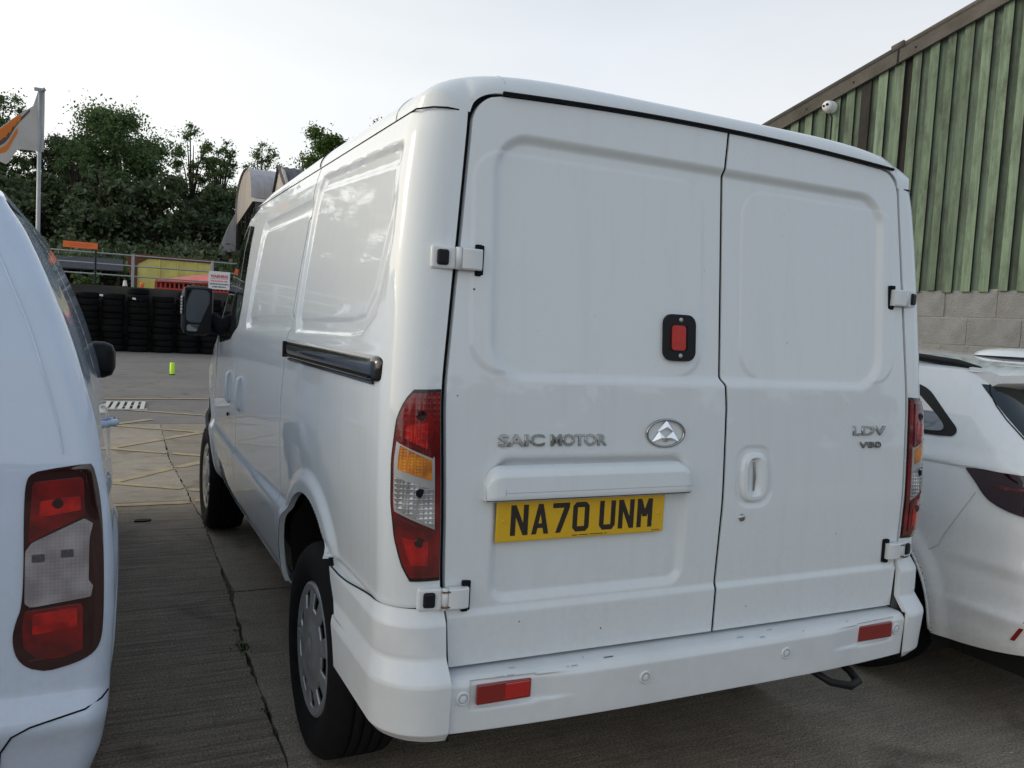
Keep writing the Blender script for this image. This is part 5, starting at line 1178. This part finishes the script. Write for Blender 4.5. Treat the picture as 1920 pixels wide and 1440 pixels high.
for si, x in enumerate(stx):
    nrow = 9 + (1 if si in (4, 6) else 0) if si not in (2,) else 9
    for k in range(nrow):
        if first: o = tp; first = False
        else: o = share(tp, 'old_tyre')
        o.location = (x+random.gauss(0, .018), 27.72+random.gauss(0, .02), .103+k*.205); o.rotation_euler = (random.gauss(0, .012), random.gauss(0, .012), random.uniform(0, 6))
        tag(o, 'old black tyre, %s from ground in %s stack from the left along wall' % (rnd_names[k], rnd_names[si]), 'tyre', 'tyres stacked against the retaining wall')
for x, z, w, m_, lb in ((-1.62, 1.76, .10, 'signwhite', 'small white sticker on a tyre near the left van'), (-.60, 1.70, .26, 'signwhite', 'larger bent white tyre label high on a stack'), (1.86, .26, .07, 'whitepaint', 'pale label low on the stack beside the big van')):
    tag(MB().box(-w/2, w/2, -.004, .004, -.03, .03, Matrix.Translation((x, 27.38, z)) @ Matrix.Rotation(.12, 4, 'Y')).build('tyre_label', m_), lb, 'label')
rail = empty('guard_rail', (0, 28.3, 0), label='galvanised three bar railing along the top of the retaining wall', cat='railing')
for x in (-8.15, -5.65, -3.17, -.71, 1.75, 4.2, 6.7): MB().bbox(x-.045, x+.045, -.035, .035, 2.07, 3.16, .008).build('post', 'galv', rail)
for z in (3.12, 2.78, 2.44): MB().tube([(-10.5, 0, z), (9, 0, z)], .024, 8).build('rail', 'galv', rail, True)
sg = empty('warning_sign', (1.98, 28.22, 2.50), label='white sign with red WARNING heading fixed to the railing beside the van', cat='sign')
MB().bbox(-.345, .345, -.012, .0, -.30, .31, .004).build('sign_board', 'signwhite', sg)
text_mesh('sign_heading', 'WARNING', -.29, .29, .09, .20, -.0125, .003, 'signred', sg, off=.05)
MB().box(-.28, .28, -.0145, -.0122, .055, .068).build('sign_underline', 'signred', sg)
b = MB()
def words(b, x0, x1, z0, z1, seed):
    r = random.Random(seed); x = x0
    while x < x1-.02:
        L = r.uniform(.03, .09); b.box(x, min(x+L, x1), -.0142, -.0122, z0, z1); x += L+.016
words(b, -.28, .28, -.045, .005, 3); b.build('sign_print', 'signpink', sg, kind='stuff')
MB().box(-.31, .31, -.014, -.0122, -.145, -.135).build('sign_underline', 'ink', sg)
b = MB(); words(b, -.30, .30, -.125, -.100, 5); words(b, -.22, .22, -.235, -.195, 8); b.build('sign_print', 'ink', sg, kind='stuff')
ob = empty('orange_board', (-2.25, 28.25, 3.32), label='orange notice board on a thin dark post above the railing', cat='sign')
MB().bbox(-.49, .49, -.012, .012, -.10, .10, .004).build('board', 'orange', ob)
b = MB(); words(b, -.36, .30, .02, .035, 11); words(b, -.30, .24, -.035, -.02, 12); b.build('board_print', 'signred', ob, kind='stuff')
MB().tube([(.44, .02, .10), (.44, .02, -1.25)], .028, 8).build('post', 'blackplastic', ob)
cn = empty('traffic_cone', (-.93, 28.45, 2.06), label='small orange and white traffic cone on the wall top beside a railing post', cat='cone')
MB().lathe([(.10, .02), (.075, .06)], 14).lathe([(.045, .24), (.02, .31), (0, .31)], 14).build('cone_body', 'rust', cn, True)
MB().lathe([(.075, .06), (.045, .24)], 14).build('cone_band', 'signwhite', cn, True); MB().box(-.13, .13, -.13, .13, 0, .02).build('cone_foot', 'rust', cn)
tag(MB().lathe([(.05, 0), (.07, .1), (.05, .17), (0, .19)], 12, (-.42, 28.40, 2.09)).build('orange_lamp', 'orange', None, True), 'small orange lamp at the foot of the yellow skip', 'lamp')
# yellow skip with rusty frame
sk = empty('yellow_skip', (.9, 33, 2.1), label='large yellow steel skip with rusty brown frame behind the railing', cat='skip')
MB().prism([(-1.32, .0), (1.32, .0), (1.32, 1.22), (-.95, 1.22), (-1.32, .98)], 0, 1.8, lambda a, c, h: (a, h, c)).build('skip_side', 'yellowskip', sk)
MB().bbox(-1.35, 1.42, -.06, 1.9, 1.22, 1.36, .02).build('skip_rim', 'rust', sk)
MB().prism([(-1.45, .0), (-1.32, .0), (-1.32, .98), (-.95, 1.22), (-1.72, 1.30), (-1.66, 1.0)], -.05, .2, lambda a, c, h: (a, h, c)).build('skip_end', 'rust', sk)
for x in (-.55, .1, .75): MB().bbox(x-.03, x+.03, -.05, .0, .02, 1.2, .01).build('skip_rib', 'yellowskip', sk)
MB().bbox(1.34, 1.44, -.06, .4, 0, 1.3, .01).build('skip_post', 'barndark', sk)
# low roof with slate coloured sheet
lr = empty('low_shelter', (-1.9, 34, 2.1), label='low open shelter with dark slate sheet roof left of the skip', cat='shelter')
mobj('shelter_roof', [(-3.4, 0, .66), (1.02, 0, .72), (1.02, 1.3, 1.22), (-3.4, 1.3, 1.16), (-3.4, 0, .62), (1.02, 0, .68), (1.02, 1.3, 1.18), (-3.4, 1.3, 1.12)], [(0, 1, 2, 3), (7, 6, 5, 4), (0, 4, 5, 1), (1, 5, 6, 2), (2, 6, 7, 3), (3, 7, 4, 0)], 'slate', lr)
for x in (-3.2, -1.2, .85): MB().box(x-.05, x+.05, .05, .15, 0, .66).build('post', 'barndark', lr)
MB().box(-3.3, 1.0, 1.2, 1.25, 0, 1.1).build('back_panel', 'barndark', lr)
# stacked red barriers under a faded pink sheet
for j, (x, z, ln) in enumerate(((.72, 2.10, 1.28), (1.98, 2.10, 1.20))):
    bar = empty('plastic_barrier', (x, 30.4, z), label=('red slotted plastic barrier, left one behind the railing' if j == 0 else 'red slotted plastic barrier, right one beside the warning sign'), cat='barrier', group='red plastic barriers')
    MB().bbox(-ln/2, ln/2, -.05, .05, .30, .37, .015).build('top_bar', 'barrier', bar); MB().bbox(-ln/2, ln/2, -.05, .05, .0, .09, .015).build('bottom_bar', 'barrier', bar)
    k = 9
    for i in range(k): xx = -ln/2+.04+i*(ln-.08)/(k-1); MB().bbox(xx-.028, xx+.028, -.03, .03, .06, .32, .01, Matrix.Translation((.0, 0, 0)) @ Matrix.Shear('XZ', 4, (.0, .0))).build('slat', 'barrier', bar)
    MB().box(-ln/2, ln/2, .25, .28, 0, .3).build('rear_panel', 'rust', bar)
pk = mobj('pink_sheet', [(.10, 30.3, 2.44), (2.60, 30.3, 2.50), (2.62, 31.2, 2.90), (1.35, 31.2, 2.72), (.3, 31.2, 2.50), (.10, 30.3, 2.40), (2.60, 30.3, 2.46)], [(0, 1, 2, 3, 4), (5, 6, 1, 0)], 'pink')
tag(pk, 'faded pink sheet draped over the red barriers', 'sheet')
# flag
fp = empty('flagpole', (-3.05, 22, 0), label='tall metal flagpole with pale orange printed flag hanging at the left', cat='flagpole')
MB().tube([(0, 0, 0), (0, 0, 3), (0, 0, 6.62)], [.055, .05, .04], 10).build('pole', 'galv', fp, True)
MB().bbox(-.13, .07, -.03, .03, 6.58, 6.66, .01).build('pole_arm', 'galv', fp)
MB().tube([(.05, 0, 6.66), (.09, 0, 6.60)], .05, 8).build('pole_cap', 'galv', fp, True)
fn = 26; fm = 20; Pf = np.zeros((fn, fm, 3))
for i in range(fn):
    for j in range(fm):
        u, v = i/(fn-1), j/(fm-1)   # u outwards, v down
        top = 6.62-.0*u if u < .0 else 0
        zt_ = np.interp(u, [0, .12, .2, 1.0], [6.60, 6.58, 6.22, 5.30]); zb_ = np.interp(u, [0, .45, .62, .8, 1.0], [5.12, 5.14, 4.72, 4.80, 5.05])
        Pf[i, j] = (.10-1.25*u if u > 0 else .10, .05*math.sin(u*9+v*4)+.05*u, zt_+(zb_-zt_)*v)
flg = gmesh('flag', Pf, 'flag', fp)
def fpatch(name, m_, u0, u1, va0, va1, vb0, vb1):
    # printed shape lying on both sides of the cloth
    q = []
    for a in np.linspace(0, 1, 12):
        u = u0+(u1-u0)*a; row = []
        for b in np.linspace(0, 1, 6):
            v = (va0+(vb0-va0)*a)*(1-b)+(va1+(vb1-va1)*a)*b
            i, j = u*(fn-1), v*(fm-1); i0, j0 = min(int(i), fn-2), min(int(j), fm-2); fi, fj = i-i0, j-j0
            p = Pf[i0, j0]*(1-fi)*(1-fj)+Pf[i0+1, j0]*fi*(1-fj)+Pf[i0, j0+1]*(1-fi)*fj+Pf[i0+1, j0+1]*fi*fj; row.append(p+[0, -.012, 0])
        q.append(row)
    gmesh(name, np.array(q), m_, flg)
fpatch('flag_print', 'flagbrown', .25, 1.0, .02, .10, .55, .75)
fpatch('flag_print', 'flagorange', .40, .98, .02, .22, .05, .50)
fpatch('flag_print', 'flagorange', .45, .98, .36, .52, .78, .98)

# ------------------------------------------------------------------ barns up the slope
bn = empty('arched_barn', (4.5, 38, 2.2), label='weathered barn with arched pale gable, dark open bay and curved lean-to', cat='barn')
# gable faces left, ridge runs to the right
ga = []
for k in range(17):
    a = PI*k/16; ga.append((3.5-3.5*math.cos(a), 4.5+1.75*math.sin(a)**.8 if 0 < k < 16 else 4.5))
def gx(a, c, h): return (h+.035*a, a, c)
MB().prism([(y, z) for y, z in ga]+[(7, 3.9), (0, 4.4)], 0, .12, gx).build('gable_cladding', 'barnwhite', bn)
V = []
for y, z in ga: V += [(-.10+.035*y, y, z+.03), (9+.035*y, y, z+.03)]
mobj('arched_roof', V, [(2*i, 2*i+1, 2*i+3, 2*i+2) for i in range(16)], 'barngrey', bn, True)
MB().box(.12, 9, .05, .12, 0, 4.35).build('front_wall', 'slaterib', bn)
MB().box(.0, 9, -.05, .05, 4.36, 4.50).build('eaves_gutter', 'signwhite', bn)
MB().prism([(.1, 0), (6.9, 0), (6.9, 3.95), (.1, 4.4)], .6, .7, gx).build('open_bay', 'barndark', bn)
for y in (.15, 3.4, 6.8): MB().box(.05+.035*y, .2+.035*y, y-.08, y+.08, 0, 4.1).build('bay_post', 'barndark', bn)
for y in np.linspace(.6, 6.4, 12): MB().box(.45+.035*y, .58+.035*y, y-.03, y+.03, 0, 3.9).build('bay_lath', 'rust', bn)
lt = [(-1.90, 0), (-1.86, .8), (-1.65, 1.7), (-1.30, 2.7), (-.95, 3.7), (-.52, 4.6), (-.52, 0)]
MB().prism(lt, 6.9, 7.1, lambda a, c, h: (a+.75, h, c)).build('lean_to', 'barngrey', bn)
MB().prism([(-.95, .2), (-.45, .2), (-.45, 2.6), (-.95, 2.35)], 6.8, 6.89, lambda a, c, h: (a+.75, h, c)).build('rusty_sheet', 'barnrust', bn)
MB().bbox(-.35, .5, 6.6, 6.8, 2.30, 2.42, .02).build('lean_to_lintel', 'barndark', bn)
MB().prism([(-.42, .2), (1.2, .2), (1.2, 2.5), (.2, 2.1), (-.42, 1.9)], 6.6, 6.7, lambda a, c, h: (a+.75, h, c)).build('pale_infill', 'barnwhite', bn)
MB().tube([(.1, 6.4, 2.05), (1.6, 6.0, 2.9)], .32, 12).build('dark_duct', 'slate', bn, True)
b2 = empty('gabled_barn', (5.15, 33, 2.1), label='nearer barn with pale streaked gable and dark corrugated roof above the van', cat='barn')
gb = [(0, 0), (7, 0), (7, 3.7), (4.4, 5.72), (3.5, 5.88), (2.4, 5.60), (0, 4.2)]
MB().prism(gb, 0, .1, lambda a, c, h: (h+.06*a, a, c)).build('gable_cladding', 'barnwhite', b2)
for ya, za, yb_, zb_ in ((3.5, 5.92, 0, 4.22), (3.5, 5.92, 7, 3.74)):
    k = 90; V = []
    for i in range(k+1):
        x = -.12+10*i/k; dz = .035*math.sin(i*PI/1.5)
        V += [(x+.06*ya, ya, za+dz), (x+.06*yb_, yb_, zb_+dz)]
    mobj('corrugated_roof', V, [(2*i, 2*i+1, 2*i+3, 2*i+2) for i in range(k)], 'slaterib', b2)
MB().box(.1, 9, .0, .1, 0, 4.2).build('front_wall', 'barnwhite', b2)

# ------------------------------------------------------------------ trees and undergrowth
def leaves(centres, radii, n, size, gap=0.0, flat=.75):
    k = rng.integers(0, len(centres), n); c = np.array(centres)[k]; r = np.array(radii)[k]
    d = rng.normal(0, 1, (n, 3)); d /= np.linalg.norm(d, axis=1)[:, None]; rad = np.minimum(np.abs(rng.normal(.55, .36, n)), 1.25)*(1+.35*np.sin(d[:, 0]*7+k)*np.sin(d[:, 2]*6+k*2)+.25*np.sin(d[:, 1]*13+k*3))
    p = c+d*(r*rad)[:, None]*np.array([1, 1, flat])
    a = rng.normal(0, 1, (n, 3)); a /= np.linalg.norm(a, axis=1)[:, None]; b = np.cross(a, rng.normal(0, 1, (n, 3))); b /= np.linalg.norm(b, axis=1)[:, None]
    s = size*rng.uniform(.55, 1.3, n)[:, None]
    P = np.stack([p-a*s, p-b*s*.55, p+a*s, p+b*s*.55], 1); return P
def tree(name, x, y, z0, top, rad, n, size, m_, label, lean=0.0, open_=1.0, clumps=26, cy=.62, group='trees on the wooded slope'):
    t = empty(name, (x, y, z0), label=label, cat='tree', group=group); h = top-z0
    bt = MB(); bt.tube([(0, 0, -.4), (.08*h*lean, 0, h*.35), (.12*h*lean, .1, h*.62), (.1*h*lean, 0, h*.86)], [.045*rad+.10, .035*rad+.07, .06, .02], 8)
    C = []; Rr = []
    for i in range(clumps):
        a = rng.uniform(0, 2*PI); v = rng.uniform(0, 1); zc = h*(cy-.30+.60*v+0.04*rng.normal())
        env = math.sqrt(max(.05, 1-((zc/h-cy+.02)/.42)**2)); rr = rad*env*rng.uniform(.35, .85)
        cr_ = rad*rng.uniform(.18, .40)*(.5+.5*open_); zc = min(zc, h-cr_*.6)
        p = (rr*math.cos(a)+.1*h*lean, rr*math.sin(a), zc); C.append(p); Rr.append(cr_)
        if i % 2 == 0: bt.tube([(.1*h*lean*.6, 0, h*.30+.25*(zc-h*.3)), (p[0]*.5, p[1]*.5, zc-.12*h), p], [.06, .04, .012], 5)
    bt.build('trunk', 'bark', t, True)
    quads('crown', leaves(C, Rr, n, size), m_, t)
    return t
hz = lambda y: np.interp(y, [28.6, 40, 52, 75, 120], [2.05, 2.3, 3.2, 7.2, 9])
TR = [(-13.5, 56, 17.5, 4.2, 19000, 'leaf', 'leafy tree at the far left edge of the slope, hidden beyond the left van', 1.0),
      (-9.6, 54, 14.6, 3.2, 14000, 'leaf', 'tall loose tree at the left edge standing behind the flag', .8),
      (-6.9, 52, 12.9, 2.0, 9000, 'leaf', 'tree with ragged top peeping out directly left of the flagpole', .8),
      (-4.7, 55, 11.6, 2.2, 9000, 'leaf2', 'lower dark tree just right of the flagpole', .9),
      (-3.0, 50, 10.9, 1.5, 5200, 'leaf', 'thin tree with sky showing through, left of the domed crown', .7),
      (-.55, 53, 12.75, 3.35, 26000, 'leaf', 'broad tree with the smooth domed crown in the middle of the slope', 1.15),
      (3.2, 55, 13.1, 1.8, 6500, 'leaf', 'airy tree right of the domed crown with gaps of sky', .8),
      (5.0, 54, 12.3, 1.5, 4200, 'leaf', 'sparse slender tree behind the arched barn', .7),
      (7.6, 56, 13.0, 1.7, 3600, 'leaf', 'very thin tree between the barns and the dense oak', .6),
      (11.3, 50, 13.3, 2.6, 17000, 'leaf4', 'dense rounded oak above the roof of the big van', 1.0),
      (13.9, 50, 14.1, 2.4, 14000, 'leaf4', 'second oak crown sinking behind the roof of the big van', 1.0),
      (17.5, 54, 11.5, 2.5, 8000, 'leaf2', 'tree on the slope hidden behind the big van', 1.0),
      (-18, 55, 15.5, 4.0, 16000, 'leaf2', 'dark tree further left on the slope, outside the view', 1.0),
      (-23, 50, 8.6, 3.0, 9000, 'leaf', 'low tree at the left end of the wooded slope', 1.0)]
for x, y, top, rad, n, m_, lb, op in TR: tree('tree', x, y, float(hz(y)), top, rad*.95, int(n*2.2), .095 if op >= 1 else .075, m_, lb, random.uniform(-.5, .5), op, 44 if op >= 1 else 80)
# second rank that fills the dark mass under the crowns
for i, (x, y, top, rad) in enumerate(((-12, 50, 9.8, 3.0), (-7.8, 48, 8.9, 2.4), (-4.6, 48, 8.8, 2.0), (-1.8, 47, 9.4, 2.1), (1.2, 49, 9.8, 2.3), (3.8, 50, 9.7, 1.9), (6.2, 52, 9.4, 2.0), (-17, 50, 9, 3.0))):
    tree('tree', x, y, float(hz(y)), top, rad, 11000, .16, 'leaf2', 'dark understorey tree, %s from the left in the row below the skyline' % ('second third fourth fifth sixth seventh eighth first'.split())[i], 0, 1.1, 26, .5)
# bushes at the foot
def bush(x, y, z, r, n, m_, label):
    C = rng.normal(0, 1, (14, 3))*np.array([r*.45, r*.35, r*.28])+np.array([0, 0, r*.5]); t = empty('bush', (x, y, z), label=label, cat='bush')
    quads('foliage', leaves([tuple(c) for c in C], [r*.42]*14, n, .085), m_, t)
    b = MB()
    for c in C[:8]: b.tube([(0, 0, -.2), tuple(c*.6), tuple(c)], [.04, .02, .008], 4)
    b.build('stem', 'bark', t)
bush(2.7, 44, 3.2, 1.5, 7500, 'leaf3', 'pale grey green bush at the foot of the wood left of the barn')
bush(2.0, 42, 2.7, 1.1, 4200, 'leaf3', 'lower grey green bush just behind the yellow skip')
bush(-4.9, 29.3, 2.05, .45, 900, 'leaf', 'small weedy shrub on the wall top beside the left van')
bush(-2.1, 29.2, 2.0, .38, 700, 'leaf', 'tuft of green weeds on the wall top under the orange board')
C = []; R_ = []
for i in range(330):
    x = rng.uniform(-26, 16); y = rng.uniform(38, 60)
    if x > 2.6 and y < 47: x -= 8
    C.append((x, y, float(hz(y))+rng.uniform(.1, .9)+(y-38)*.085)); R_.append(rng.uniform(.7, 1.5))
quads('undergrowth', leaves(C, R_, 95000, .15), 'leaf2', kind='stuff')
C = []; R_ = []
for i in range(90):
    x = rng.uniform(-9, 1.2); y = rng.uniform(35, 38); C.append((x, y, 2.3+rng.uniform(.0, .5))); R_.append(rng.uniform(.4, .8))
quads('undergrowth', leaves(C, R_, 22000, .09), 'leaf', kind='stuff')
# woodland mass behind the ranks of trees
C = []; R_ = []
for i in range(260):
    x = rng.uniform(-28, 18); y = rng.uniform(58, 70); C.append((x, y, float(hz(y))+rng.uniform(.2, 2.6))); R_.append(rng.uniform(1.0, 2.0))
quads('distant_wood', leaves(C, R_, 60000, .22), 'leaf2', kind='stuff')

# unseen leafy screen, added behind the camera to darken reflections and rear light
C = []; R_ = []
for i in range(220):
    x = rng.uniform(-34, 34); C.append((x, -27+rng.uniform(-1.2, 1.2), rng.uniform(.3, 3.4))); R_.append(rng.uniform(.8, 1.4))
quads('added_hedge', leaves(C, R_, 26000, .30), 'leaf2', label='unseen dark foliage belt added behind the camera to darken reflections', cat='added_hedge')
